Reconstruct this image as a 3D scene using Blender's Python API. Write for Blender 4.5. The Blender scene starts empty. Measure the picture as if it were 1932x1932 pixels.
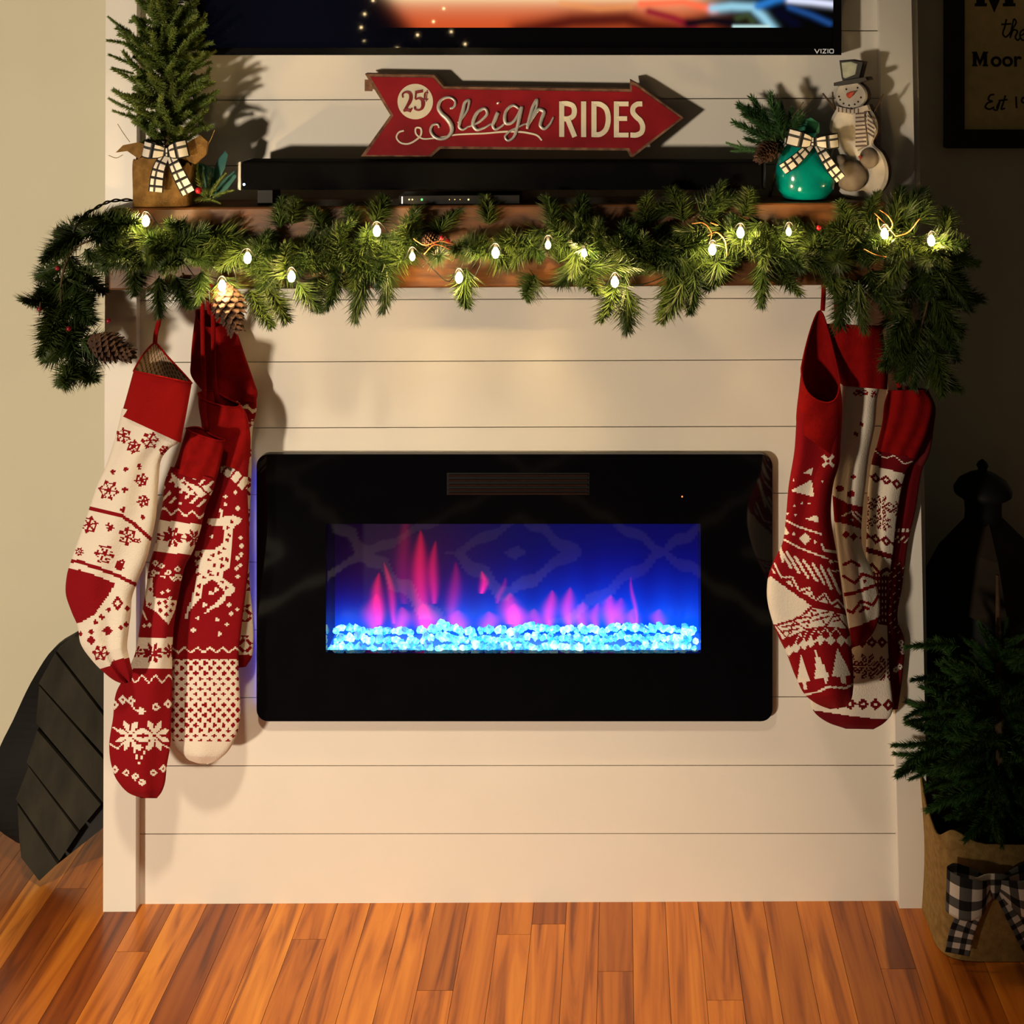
import bpy, math, random
import numpy as np
from mathutils import Vector, Matrix, Euler, Quaternion

random.seed(7)
RNG = np.random.default_rng(11)
PI = math.pi
SC = bpy.context.scene
COL = SC.collection

# ------------------------------------------------------------------ camera
F_PX, U0, V0, FRAME = 2200.0, 1162.0, 31.0, 1932.0
CAM = Vector((0.2126, -2.2, 1.5759))
CAM_ROT = (Matrix.Rotation(0.00401, 3, 'Z') @ Matrix.Rotation(PI / 2 + 0.02795, 3, 'X')
           @ Matrix.Rotation(-0.0072, 3, 'Z'))
cd = bpy.data.cameras.new('camera')
cd.sensor_fit = 'HORIZONTAL'; cd.sensor_width = 36.0; cd.lens = 36.0 * F_PX / FRAME
cd.shift_x = -(U0 - 966.0) / FRAME; cd.shift_y = (V0 - 966.0) / FRAME
cd.clip_start = 0.02
cam = bpy.data.objects.new('camera', cd); COL.objects.link(cam)
cam.matrix_world = Matrix.Translation(CAM) @ CAM_ROT.to_4x4()
SC.camera = cam

# ------------------------------------------------------------------ world, lights, exposure
SC.view_settings.view_transform = 'Standard'
SC.view_settings.look = 'None'
SC.view_settings.gamma = 1.0
SC.view_settings.use_curve_mapping = False
SC.view_settings.exposure = 0.0
w = bpy.data.worlds.new('world'); SC.world = w; w.use_nodes = True
w.node_tree.nodes['Background'].inputs[0].default_value = (1.0, 0.82, 0.58, 1)
w.node_tree.nodes['Background'].inputs[1].default_value = 0.023


def add_light(name, kind, loc, target, power, color, **kw):
    l = bpy.data.lights.new(name, kind); l.energy = power; l.color = color
    for k, v in kw.items():
        setattr(l, k, v)
    o = bpy.data.objects.new(name, l); COL.objects.link(o); o.location = loc
    if target is not None:
        o.rotation_euler = (Vector(target) - Vector(loc)).to_track_quat('-Z', 'Y').to_euler()
    return o


# a shaded lamp low in the room, to the left of the camera, and an unseen overhead spot added to brighten the floor
add_light('living_room_lamp', 'SPOT', (-2.7, -3.9, 0.60), (-2.7 + 4.5 * math.sin(math.radians(10.5)), -3.9 + 4.5 * math.cos(math.radians(10.5)), 0.72),
          590, (1.0, 0.82, 0.60), spot_size=math.radians(67.6), spot_blend=0.16, shadow_soft_size=0.17)
add_light('added_floor_spot', 'SPOT', (-0.30, -1.35, 2.55), (-0.22, -0.42, 0.0), 205, (1.0, 0.80, 0.55),
          spot_size=math.radians(46), spot_blend=1.0, shadow_soft_size=0.09)

# ------------------------------------------------------------------ helpers


def P(px, py, Y=0.0):
    """point at depth Y seen at a pixel of the 1932 x 1932 frame"""
    d = CAM_ROT @ Vector(((px - U0) / F_PX, -(py - V0) / F_PX, -1.0))
    t = (Y - CAM.y) / d.y
    return CAM + d * t


RM = np.array(CAM_ROT)
CAMA = np.array(CAM)


def PA(px, py, Y):
    px, py, Y = np.broadcast_arrays(np.asarray(px, float), np.asarray(py, float), np.asarray(Y, float))
    d = np.stack([(px - U0) / F_PX, -(py - V0) / F_PX, -np.ones_like(px)], -1) @ RM.T
    t = (Y - CAMA[1]) / d[..., 1]
    return CAMA + d * t[..., None]


def MM(Y=0.0):
    """metres for one pixel at depth Y"""
    return (Y + 2.2) / F_PX


def lin(r, g, b):
    f = lambda c: c / 12.92 if c <= 0.04045 else ((c + 0.055) / 1.055) ** 2.4
    return (f(r / 255.), f(g / 255.), f(b / 255.))


def catmull(pts, n):
    pts = np.asarray(pts, float)
    d = np.r_[0, np.cumsum(np.maximum(1e-6, np.linalg.norm(np.diff(pts, axis=0), axis=1)))]
    t = np.linspace(0, d[-1], n)
    m = np.gradient(pts, d, axis=0)
    i = np.clip(np.searchsorted(d, t, 'right') - 1, 0, len(d) - 2)
    h = (d[i + 1] - d[i]); s = ((t - d[i]) / h)[:, None]; h = h[:, None]
    return ((2 * s**3 - 3 * s**2 + 1) * pts[i] + (s**3 - 2 * s**2 + s) * h * m[i]
            + (-2 * s**3 + 3 * s**2) * pts[i + 1] + (s**3 - s**2) * h * m[i + 1])


def lininterp(pts, n):
    pts = np.asarray(pts, float)
    d = np.r_[0, np.cumsum(np.maximum(1e-6, np.linalg.norm(np.diff(pts, axis=0), axis=1)))]
    t = np.linspace(0, d[-1], n)
    return np.stack([np.interp(t, d, pts[:, k]) for k in range(pts.shape[1])], 1)


# ---- materials
MATS = {}


def mat(name, col=(.5, .5, .5), rough=.5, metal=0., spec=.5, noise=0., nscale=20., bump=0., bscale=200.,
        emit=None, estr=0., col2=None, rand=0., coat=0., trans=0., ior=1.45, attr=None, emit_attr=False, sheen=0.,
        stretch=None, alpha=None):
    if name in MATS:
        return MATS[name]
    m = bpy.data.materials.new(name); m.use_nodes = True
    nt = m.node_tree; N = nt.nodes; Lk = nt.links
    b = N['Principled BSDF']
    b.inputs['Roughness'].default_value = rough
    b.inputs['Metallic'].default_value = metal
    b.inputs['Specular IOR Level'].default_value = spec
    b.inputs['Coat Weight'].default_value = coat
    b.inputs['Coat Roughness'].default_value = .08
    b.inputs['Transmission Weight'].default_value = trans
    b.inputs['IOR'].default_value = ior
    b.inputs['Sheen Weight'].default_value = sheen
    b.inputs['Base Color'].default_value = (*col, 1)
    tc = N.new('ShaderNodeTexCoord')
    src = tc.outputs['Object']
    if stretch:
        mp = N.new('ShaderNodeMapping'); mp.inputs['Scale'].default_value = stretch
        Lk.new(src, mp.inputs['Vector']); src = mp.outputs['Vector']
    out = None
    if attr:
        a = N.new('ShaderNodeVertexColor'); a.layer_name = attr; out = a.outputs['Color']
    elif noise > 0 or col2 or rand > 0:
        c2 = col2 or tuple(min(1, c * (1 - noise)) for c in col)
        mix = N.new('ShaderNodeMix'); mix.data_type = 'RGBA'
        mix.inputs['A'].default_value = (*col, 1); mix.inputs['B'].default_value = (*c2, 1)
        nz = N.new('ShaderNodeTexNoise'); nz.inputs['Scale'].default_value = nscale
        nz.inputs['Detail'].default_value = 4
        Lk.new(src, nz.inputs['Vector'])
        fac = nz.outputs['Fac']
        mr = N.new('ShaderNodeMapRange'); mr.inputs['From Min'].default_value = .32; mr.inputs['From Max'].default_value = .68
        Lk.new(fac, mr.inputs['Value']); fac = mr.outputs['Result']
        if rand > 0:
            oi = N.new('ShaderNodeObjectInfo')
            mx = N.new('ShaderNodeMix'); mx.data_type = 'FLOAT'; mx.inputs['Factor'].default_value = rand
            Lk.new(fac, mx.inputs['A']); Lk.new(oi.outputs['Random'], mx.inputs['B']); fac = mx.outputs['Result']
        Lk.new(fac, mix.inputs['Factor']); out = mix.outputs['Result']
    if out is not None:
        Lk.new(out, b.inputs['Base Color'])
    if emit is not None:
        b.inputs['Emission Color'].default_value = (*emit, 1); b.inputs['Emission Strength'].default_value = estr
    if emit_attr:
        Lk.new(out, b.inputs['Emission Color']); b.inputs['Emission Strength'].default_value = estr
        for l in list(b.inputs['Base Color'].links):
            Lk.remove(l)
        b.inputs['Base Color'].default_value = (*col, 1)
    if bump > 0:
        nb = N.new('ShaderNodeTexNoise'); nb.inputs['Scale'].default_value = bscale; nb.inputs['Detail'].default_value = 3
        Lk.new(src, nb.inputs['Vector'])
        bp = N.new('ShaderNodeBump'); bp.inputs['Strength'].default_value = bump; bp.inputs['Distance'].default_value = .002
        Lk.new(nb.outputs['Fac'], bp.inputs['Height']); Lk.new(bp.outputs['Normal'], b.inputs['Normal'])
    MATS[name] = m
    return m


def pane_mat():
    m = bpy.data.materials.new('clear_pane'); m.use_nodes = True
    nt = m.node_tree; N = nt.nodes; N.remove(N['Principled BSDF'])
    t = N.new('ShaderNodeBsdfTransparent'); t.inputs[0].default_value = (.97, .97, 1, 1)
    g = N.new('ShaderNodeBsdfGlossy'); g.inputs['Roughness'].default_value = .02
    fr = N.new('ShaderNodeFresnel'); fr.inputs['IOR'].default_value = 1.5
    mx = N.new('ShaderNodeMixShader')
    nt.links.new(fr.outputs[0], mx.inputs[0]); nt.links.new(t.outputs[0], mx.inputs[1]); nt.links.new(g.outputs[0], mx.inputs[2])
    nt.links.new(mx.outputs[0], N['Material Output'].inputs[0])
    return m


def plank_mat():
    m = bpy.data.materials.new('oak_strip'); m.use_nodes = True
    nt = m.node_tree; N = nt.nodes; L = nt.links; b = N['Principled BSDF']
    geo = N.new('ShaderNodeNewGeometry'); oi = N.new('ShaderNodeObjectInfo')
    mp = N.new('ShaderNodeMapping'); mp.inputs['Scale'].default_value = (34, 2.2, 1)
    cmb = N.new('ShaderNodeCombineXYZ')
    mul = N.new('ShaderNodeMath'); mul.operation = 'MULTIPLY'; mul.inputs[1].default_value = 60
    L.new(oi.outputs['Random'], mul.inputs[0]); L.new(mul.outputs[0], cmb.inputs[1]); L.new(mul.outputs[0], cmb.inputs[2])
    add = N.new('ShaderNodeVectorMath'); add.operation = 'ADD'
    L.new(geo.outputs['Position'], mp.inputs['Vector']); L.new(mp.outputs[0], add.inputs[0]); L.new(cmb.outputs[0], add.inputs[1])
    n1 = N.new('ShaderNodeTexNoise'); n1.inputs['Scale'].default_value = 1.0; n1.inputs['Detail'].default_value = 6
    n1.inputs['Distortion'].default_value = 1.3
    L.new(add.outputs[0], n1.inputs['Vector'])
    r = N.new('ShaderNodeValToRGB')
    r.color_ramp.elements[0].position = .32; r.color_ramp.elements[0].color = (.24, .060, .007, 1)
    r.color_ramp.elements[1].position = .66; r.color_ramp.elements[1].color = (.70, .255, .030, 1)
    e = r.color_ramp.elements.new(.47); e.color = (.54, .165, .018, 1)
    L.new(n1.outputs['Fac'], r.inputs[0])
    # per-strip tone
    r2 = N.new('ShaderNodeValToRGB')
    r2.color_ramp.elements[0].color = (.42, .28, .20, 1); r2.color_ramp.elements[1].color = (1.15, 1.22, 1.2, 1)
    e = r2.color_ramp.elements.new(.25); e.color = (.80, .70, .60, 1)
    e = r2.color_ramp.elements.new(.8); e.color = (1.0, .93, .85, 1)
    L.new(oi.outputs['Random'], r2.inputs[0])
    mx = N.new('ShaderNodeMix'); mx.data_type = 'RGBA'; mx.blend_type = 'MULTIPLY'; mx.inputs['Factor'].default_value = 1
    L.new(r.outputs[0], mx.inputs['A']); L.new(r2.outputs[0], mx.inputs['B'])
    # dark mineral streaks
    n2 = N.new('ShaderNodeTexNoise'); n2.inputs['Scale'].default_value = .45; n2.inputs['Detail'].default_value = 2; n2.inputs['Distortion'].default_value = .8
    L.new(add.outputs[0], n2.inputs['Vector'])
    r3 = N.new('ShaderNodeValToRGB'); r3.color_ramp.elements[0].position = .27; r3.color_ramp.elements[0].color = (.35, .25, .2, 1)
    r3.color_ramp.elements[1].position = .33; r3.color_ramp.elements[1].color = (1, 1, 1, 1)
    L.new(n2.outputs['Fac'], r3.inputs[0])
    mx2 = N.new('ShaderNodeMix'); mx2.data_type = 'RGBA'; mx2.blend_type = 'MULTIPLY'; mx2.inputs['Factor'].default_value = 1
    L.new(mx.outputs['Result'], mx2.inputs['A']); L.new(r3.outputs[0], mx2.inputs['B'])
    L.new(mx2.outputs['Result'], b.inputs['Base Color'])
    b.inputs['Roughness'].default_value = .33; b.inputs['Coat Weight'].default_value = .25; b.inputs['Coat Roughness'].default_value = .18
    bp = N.new('ShaderNodeBump'); bp.inputs['Strength'].default_value = .12; bp.inputs['Distance'].default_value = .001
    L.new(n1.outputs['Fac'], bp.inputs['Height']); L.new(bp.outputs[0], b.inputs['Normal'])
    return m


# ---- object helpers
ORG = {}


def thing(name, label, cat, loc=(0, 0, 0), group=None):
    o = bpy.data.objects.new(name, None); COL.objects.link(o); o.location = loc
    o.empty_display_size = .02
    o['label'] = label; o['category'] = cat
    if group:
        o['group'] = group
    ORG[o] = Vector(loc)
    return o


def tag(o, label, cat, group=None):
    o['label'] = label; o['category'] = cat
    if group:
        o['group'] = group
    return o


class MB:
    def __init__(self):
        self.v = []; self.f = []; self.c = []

    def add(self, verts, faces, cols=None):
        o = len(self.v)
        self.v += [tuple(map(float, x)) for x in verts]
        self.f += [tuple(int(i) + o for i in fc) for fc in faces]
        if cols is not None:
            self.c += list(cols)
        return self

    def box(self, a, b):
        x0, y0, z0 = a; x1, y1, z1 = b
        return self.hexa([(x0, y0, z0), (x1, y0, z0), (x1, y0, z1), (x0, y0, z1)],
                         [(x0, y1, z0), (x1, y1, z0), (x1, y1, z1), (x0, y1, z1)])

    def hexa(self, fr, bk):
        return self.add(list(fr) + list(bk), [(0, 1, 2, 3), (7, 6, 5, 4), (4, 5, 1, 0), (5, 6, 2, 1), (6, 7, 3, 2), (7, 4, 0, 3)])

    def prism(self, front, back):
        n = len(front)
        fs = [tuple(range(n)), tuple(range(2 * n - 1, n - 1, -1))]
        for i in range(n):
            j = (i + 1) % n
            fs.append((i, i + n, j + n, j))
        return self.add(list(front) + list(back), fs)

    def tube(self, pts, r, n=6, caps=True, flat=1.0, up=None):
        pts = [Vector(p) for p in pts]
        k = len(pts)
        rr = [r] * k if np.isscalar(r) else list(r)
        vs = []; fs = []
        t0 = (pts[1] - pts[0]).normalized()
        ref = Vector(up) if up is not None else (Vector((0, -1, 0)) if abs(t0.y) < .9 else Vector((1, 0, 0)))
        for i in range(k):
            t = (pts[min(i + 1, k - 1)] - pts[max(i - 1, 0)])
            t = t.normalized() if t.length > 1e-9 else t0
            a = ref - t * ref.dot(t)
            a = a.normalized() if a.length > 1e-6 else t.orthogonal().normalized()
            if up is None:
                ref = a
            b = t.cross(a)
            for j in range(n):
                th = 2 * PI * j / n
                vs.append(pts[i] + a * (math.cos(th) * rr[i] * flat) + b * (math.sin(th) * rr[i]))
        for i in range(k - 1):
            for j in range(n):
                q = (j + 1) % n
                fs.append((i * n + j, i * n + q, (i + 1) * n + q, (i + 1) * n + j))
        if caps:
            fs.append(tuple(range(n - 1, -1, -1))); fs.append(tuple(range((k - 1) * n, k * n)))
        return self.add(vs, fs)

    def lathe(self, prof, c, n=24, sy=1.0, caps=True):
        c = Vector(c); vs = []; fs = []
        for r, z in prof:
            for j in range(n):
                th = 2 * PI * j / n
                vs.append(c + Vector((r * math.cos(th), r * math.sin(th) * sy, z)))
        k = len(prof)
        for i in range(k - 1):
            for j in range(n):
                q = (j + 1) % n
                fs.append((i * n + j, i * n + q, (i + 1) * n + q, (i + 1) * n + j))
        if caps:
            fs.append(tuple(range(n - 1, -1, -1))); fs.append(tuple(range((k - 1) * n, k * n)))
        return self.add(vs, fs)

    def ball(self, c, r, n=10, m=7, s=(1, 1, 1)):
        c = Vector(c); vs = [c + Vector((0, 0, -r * s[2]))]; fs = []
        for i in range(1, m):
            ph = -PI / 2 + PI * i / m
            for j in range(n):
                th = 2 * PI * j / n
                vs.append(c + Vector((r * s[0] * math.cos(ph) * math.cos(th), r * s[1] * math.cos(ph) * math.sin(th), r * s[2] * math.sin(ph))))
        vs.append(c + Vector((0, 0, r * s[2])))
        for j in range(n):
            fs.append((0, 1 + (j + 1) % n, 1 + j))
        for i in range(m - 2):
            for j in range(n):
                a = 1 + i * n + j; b = 1 + i * n + (j + 1) % n
                fs.append((a, b, b + n, a + n))
        o = 1 + (m - 2) * n
        for j in range(n):
            fs.append((o + j, o + (j + 1) % n, len(vs) - 1))
        return self.add(vs, fs)

    def strip(self, pts, wdt, Y, thick=.001):
        """flat stroke of constant width through pixel points on the plane Y, w in pixels"""
        pts = np.asarray(pts, float); k = len(pts)
        t = np.gradient(pts, axis=0)
        # mitre normals
        nrm = np.zeros_like(pts)
        for i in range(k):
            a = pts[i] - pts[i - 1] if i > 0 else pts[1] - pts[0]
            b = pts[i + 1] - pts[i] if i < k - 1 else pts[-1] - pts[-2]
            a = a / max(1e-9, np.hypot(*a)); b = b / max(1e-9, np.hypot(*b))
            na = np.array([-a[1], a[0]]); nb = np.array([-b[1], b[0]])
            m = na + nb; m = m / max(1e-6, np.hypot(*m))
            nrm[i] = m / max(.5, m @ na)
        ww = np.broadcast_to(np.asarray(wdt, float), (k,))[:, None]
        l = pts + nrm * ww / 2; r = pts - nrm * ww / 2
        vs = []
        for i in range(k):
            vs += [P(*l[i], Y - thick), P(*r[i], Y - thick), P(*l[i], Y), P(*r[i], Y)]
        fs = []
        for i in range(k - 1):
            a, b = 4 * i, 4 * i + 4
            fs += [(a, a + 1, b + 1, b), (a + 1, a + 3, b + 3, b + 1), (a + 2, a, b, b + 2), (a + 3, a + 2, b + 2, b + 3)]
        fs += [(2, 3, 1, 0), (4 * k - 4, 4 * k - 3, 4 * k - 1, 4 * k - 2)]
        return self.add(vs, fs)

    def build(self, name, m, parent=None, smooth=False, org=None):
        me = bpy.data.meshes.new(name)
        o0 = ORG.get(parent, Vector((0, 0, 0))) if parent is not None else (Vector(org) if org is not None else Vector((0, 0, 0)))
        me.from_pydata([(x - o0.x, y - o0.y, z - o0.z) for x, y, z in self.v], [], self.f)
        if self.c:
            cols = np.repeat(np.asarray(self.c, np.float32), [len(f) for f in self.f], axis=0)
            ca = me.color_attributes.new('col', 'FLOAT_COLOR', 'CORNER')
            a4 = np.ones((len(cols), 4), np.float32); a4[:, :3] = cols
            ca.data.foreach_set('color', a4.ravel())
        me.materials.append(m)
        me.update(calc_edges=True)
        if smooth:
            me.polygons.foreach_set('use_smooth', [True] * len(me.polygons))
        o = bpy.data.objects.new(name, me); COL.objects.link(o)
        if parent is not None:
            o.parent = parent
        elif org is not None:
            o.location = o0
        ORG[o] = o0
        return o


def grid_obj(name, V, C, m, parent, smooth=True, closed=False):
    """V (rows, cols, 3) world points, C (rows-1, cols-1 or cols, 3) face colours"""
    R, Cn = V.shape[:2]
    o0 = ORG.get(parent, Vector((0, 0, 0)))
    vv = (V.reshape(-1, 3) - np.array(o0)).astype(np.float32)
    i = np.arange(R - 1)[:, None]; j = np.arange(Cn if closed else Cn - 1)[None, :]
    jn = (j + 1) % Cn
    f = np.stack([i * Cn + j, i * Cn + jn, (i + 1) * Cn + jn, (i + 1) * Cn + j], -1).reshape(-1, 4)
    me = bpy.data.meshes.new(name)
    me.vertices.add(len(vv)); me.vertices.foreach_set('co', vv.ravel())
    me.loops.add(f.size); me.loops.foreach_set('vertex_index', f.ravel().astype(np.int32))
    me.polygons.add(len(f)); me.polygons.foreach_set('loop_start', np.arange(0, f.size, 4, dtype=np.int32))
    me.polygons.foreach_set('use_smooth', np.full(len(f), smooth))
    if C is not None:
        ca = me.color_attributes.new('col', 'FLOAT_COLOR', 'CORNER')
        a4 = np.ones((f.size, 4), np.float32); a4[:, :3] = np.repeat(C.reshape(-1, 3), 4, axis=0)
        ca.data.foreach_set('color', a4.ravel())
    me.materials.append(m)
    me.update(calc_edges=True); me.validate()
    o = bpy.data.objects.new(name, me); COL.objects.link(o); o.parent = parent
    ORG[o] = o0
    return o


def inst(name, mesh, parent, loc, q, s):
    o = bpy.data.objects.new(name, mesh); COL.objects.link(o)
    o.parent = parent
    o.location = Vector(loc) - ORG.get(parent, Vector((0, 0, 0)))
    o.rotation_mode = 'QUATERNION'; o.rotation_quaternion = q
    o.scale = (s, s, s) if np.isscalar(s) else s
    return o


def structure(o):
    o['kind'] = 'structure'
    return o


# ------------------------------------------------------------------ materials
M_WHITE = mat('white_paint', (.80, .765, .70), .42, noise=.035, nscale=6, bump=.05, bscale=60)
M_TRIM = mat('white_trim_paint', (.82, .785, .72), .38, noise=.02, nscale=8)
M_WALL = mat('beige_wall_paint', (.70, .68, .53), .75, noise=.05, nscale=3, bump=.08, bscale=300)
M_MANTEL = mat('stained_pine_beam', (.16, .058, .011), .5, col2=(.065, .022, .006), nscale=9, stretch=(1, 9, 9), bump=.12, bscale=30)
M_BLACKGLASS = mat('black_glass', (.002, .002, .003), .06, spec=.45, noise=.2)
M_BLACK = mat('black_plastic', (.004, .004, .005), .5, spec=.25, noise=.2, nscale=40)
M_BLACKFABRIC = mat('black_speaker_cloth', (.003, .003, .0035), .95, spec=.08, noise=.3, nscale=400, bump=.2, bscale=900)
M_SILVER = mat('silver_plastic', (.75, .74, .70), .3, metal=.3, noise=.05)
M_KNIT = mat('knit_yarn', rough=.95, attr='col', bump=.5, bscale=420, spec=.15)
M_CUFF = mat('red_cuff_knit', (.27, .004, .004), .95, col2=(.20, .003, .003), nscale=60, bump=.5, bscale=420, spec=.12)
M_NEEDLE = mat('garland_needles', (.014, .040, .007), .5, col2=(.062, .088, .014), nscale=14, rand=.5, spec=.35)
M_NEEDLE2 = mat('spruce_needles', (.085, .15, .022), .55, col2=(.21, .26, .06), nscale=30, rand=.45, spec=.3)
M_NEEDLE3 = mat('cypress_needles', (.018, .060, .012), .55, col2=(.05, .12, .025), nscale=20, rand=.4, spec=.3)
M_TWIG = mat('brown_twig', (.09, .05, .022), .8, noise=.4, nscale=60)
M_BURLAP = mat('burlap', (.36, .235, .085), .95, col2=(.25, .15, .05), nscale=90, bump=.7, bscale=500, spec=.1)
M_BURLAP_D = mat('brown_burlap', (.235, .135, .042), .95, col2=(.15, .08, .025), nscale=90, bump=.7, bscale=500, spec=.1)
M_CONE = mat('pinecone', (.040, .016, .009), .75, col2=(.09, .042, .022), nscale=70)
M_BERRY = mat('red_berry', (.30, .01, .02), .3, noise=.3)
M_BULB = mat('bulb_glass_lit', (1, .9, .7), .3, emit=(1.0, .72, .34), estr=60)
M_COPPER = mat('copper_wire', (.55, .22, .07), .4, metal=.5, noise=.2)
M_CABLE = mat('black_cable', (.006, .006, .006), .5, noise=.2)
M_RIBBON = mat('plaid_ribbon', rough=.85, attr='col', bump=.3, bscale=600, spec=.2)
M_SIGNRED = mat('sign_red_paint', (.32, .008, .016), .6, spec=.3, col2=(.22, .005, .010), nscale=14, bump=.15, bscale=80)
M_SIGNEDGE = mat('sign_worn_edge', (.30, .15, .08), .8, col2=(.10, .035, .02), nscale=60, bump=.3, bscale=150)
M_CREAM = mat('cream_paint', (.80, .74, .58), .6, noise=.08, nscale=60)
M_STEEL = mat('galvanized_script', (.66, .65, .62), .35, metal=.35, noise=.25, nscale=40)
M_DKRED = mat('dark_red_print', (.20, .008, .012), .6, noise=.1)
M_TEAL = mat('teal_glaze', (.0, .23, .21), .14, noise=.25, nscale=30, spec=.6, coat=.4)
M_TEALLEAF = mat('teal_leaf', (.02, .12, .12), .6, col2=(.05, .16, .12), nscale=20)
M_FRAME = mat('black_frame', (.012, .011, .010), .5, noise=.3, nscale=12)
M_KRAFT = mat('kraft_panel', (.85, .66, .30), .85, noise=.12, nscale=50)
M_INK = mat('black_ink', (.012, .010, .008), .8, noise=.1)
M_DKWOOD = mat('weathered_grey_wood', (.036, .033, .024), .9, spec=.2, col2=(.022, .020, .015), nscale=8, stretch=(4, 4, 1), bump=.3, bscale=60)
M_DKMETAL = mat('dark_metal', (.006, .006, .006), .6, spec=.2, noise=.3)
M_ROOFMETAL = mat('rusty_roof_metal', (.022, .014, .008), .7, spec=.15, col2=(.012, .008, .005), nscale=15)

# ------------------------------------------------------------------ room: floor
CENTER_X = 0.0
base = MB().box((-3.2, -3.6, -.05), (2.6, .44, -.006)).build('floor', mat('oak_floor', (.50, .17, .03), .35, col2=(.30, .09, .016), nscale=6, stretch=(30, 2, 1)))
structure(base)
PM = plank_mat()
pw = .0605
pm_me = MB().box((-.5 * pw + .0004, -.5, -.005), (.5 * pw - .0004, .5, 0)).build('plank', PM)
plank_mesh = pm_me.data
bpy.data.objects.remove(pm_me)
rr = random.Random(5)
x = -1.26
while x < 1.34:
    y = .44
    y -= rr.uniform(.05, .45)
    top = .44
    while top > -1.05:
        bot = max(-1.05, y)
        if top - bot > .02:
            ob = bpy.data.objects.new('plank', plank_mesh); COL.objects.link(ob); ob.parent = base
            ob.location = (x, (top + bot) / 2, 0); ob.scale = (1, (top - bot) - .0008, 1)
        top = bot; y = bot - rr.uniform(.35, .95)
        if bot <= -1.05:
            break
    x += pw

# walls beside and behind the chimney breast
structure(MB().box((-3.2, .42, 0), (2.6, .48, 2.6)).build('wall_back', M_WALL))

# chimney breast: two sides, backing with a hole for the heater, shiplap boards
XL, XR = 199.0, 1722.0
core = MB()
a = P(199, 0, 0).x; b = P(1722, 0, 0).x
hx0, hx1 = P(590, 1100, .02).x, P(1350, 1100, .02).x
hz0, hz1 = P(966, 1250, .02).z, P(966, 970, .02).z
xa, xb = a + .002, b + .012
core.box((xa, .0125, 0), (xa + .015, .42, 2.55)).box((xb - .015, .0125, 0), (xb, .42, 2.55))
core.box((xa + .015, .0125, 0), (hx0, .024, 2.55)).box((hx1, .0125, 0), (xb - .015, .024, 2.55))
core.box((hx0, .0125, 0), (hx1, .024, hz0)).box((hx0, .0125, hz1), (hx1, .024, 2.55))
wc = structure(core.build('wall_center', M_WHITE))
seams = [(1703, 1702), (1573.5, 1572.5), (1445, 1444), (1317, 1314.5), (1189, 1186), (1061, 1058), (934, 930),
         (808, 804), (684, 678), (567, 562), (440, 436), (313, 310), (189.5, 185), (63, 58), (-63, -68), (-189, -194),
         (-315, -320), (-441, -446), (-567, -572), (-693, -700), (-819, -826)]


def seam_y(s, x):
    return s[0] + (s[1] - s[0]) * (x - 270) / 1420.


g = .9
for k in range(len(seams) - 1):
    lo, hi = seams[k], seams[k + 1]
    spans = [(262, 1694)]
    if 933 < (lo[0] + hi[0]) / 2 + 70 and (lo[0] + hi[0]) / 2 - 70 < 1260 and lo[0] > 940:
        spans = [(262, 570), (1375, 1694)]
    for x0, x1 in spans:
        if hi[0] < 540 and lo[0] < 560:
            x1 = 1664; x0 = 257
        px = [(x0, seam_y(lo, x0) - (g if k else 0)), (x1, seam_y(lo, x1) - (g if k else 0)), (x1, seam_y(hi, x1) + g), (x0, seam_y(hi, x0) + g)]
        fr = [P(*p, 0) for p in px]
        if k == 0:
            for q in (0, 1):
                fr[q].z = .0
        bk = [v + Vector((0, .012, 0)) for v in fr]
        MB().hexa(fr, bk).build('shiplap_board', M_WHITE, wc)
TY = -.019
for nm, tp, bt in (('trim_1', (199.5, 258), (194.5, 256)), ('trim_2', (1659, 1719.5), (1697, 1752))):
    t0 = -820
    f = lambda t, b_, y: t + (b_ - t) * (y - 0) / 1717.
    fr = [P(bt[0], 1717, TY), P(bt[1], 1717, TY), P(f(tp[1], bt[1], t0), t0, TY), P(f(tp[0], bt[0], t0), t0, TY)]
    if nm == 'trim_2':
        fr = [P(bt[0], 1717, TY), P(bt[1], 1717, TY), P(f(1719.5, 1752, t0), t0, TY), P(1640, t0, TY)]
    fr[0].z = fr[1].z = 0.0
    bk = [Vector((v.x, -.0002, v.z)) for v in fr]
    structure(MB().hexa(fr, bk).build(nm, M_TRIM))

# ------------------------------------------------------------------ mantel beam
MY = -.125


def mantel():
    fl = [P(204, 548, MY), P(1672, 538, MY), P(1672, 381, MY), P(204, 392.5, MY)]
    bk = [Vector((v.x, -.0195, v.z)) for v in fl]
    o = MB().hexa(fl, bk).build('mantel_beam', M_MANTEL)
    bv = o.modifiers.new('b', 'BEVEL'); bv.width = .004; bv.segments = 2
    tag(o, 'thick brown stained wood mantel beam across the white shiplap fireplace', 'mantel')
    return fl


ML = mantel()


def mantel_z(x):
    t = (x - ML[3].x) / (ML[2].x - ML[3].x)
    return ML[3].z + (ML[2].z - ML[3].z) * t


# ------------------------------------------------------------------ electric fireplace
GY = -.016


def rounded(x0, y0, x1, y1, r, n=6):
    pts = []
    for cx, cy, a0 in ((x1 - r, y1 - r, 0), (x0 + r, y1 - r, 90), (x0 + r, y0 + r, 180), (x1 - r, y0 + r, 270)):
        for i in range(n + 1):
            t = math.radians(a0 + 90 * i / n)
            pts.append((cx + r * math.cos(t), cy + r * math.sin(t)))
    return pts


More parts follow.
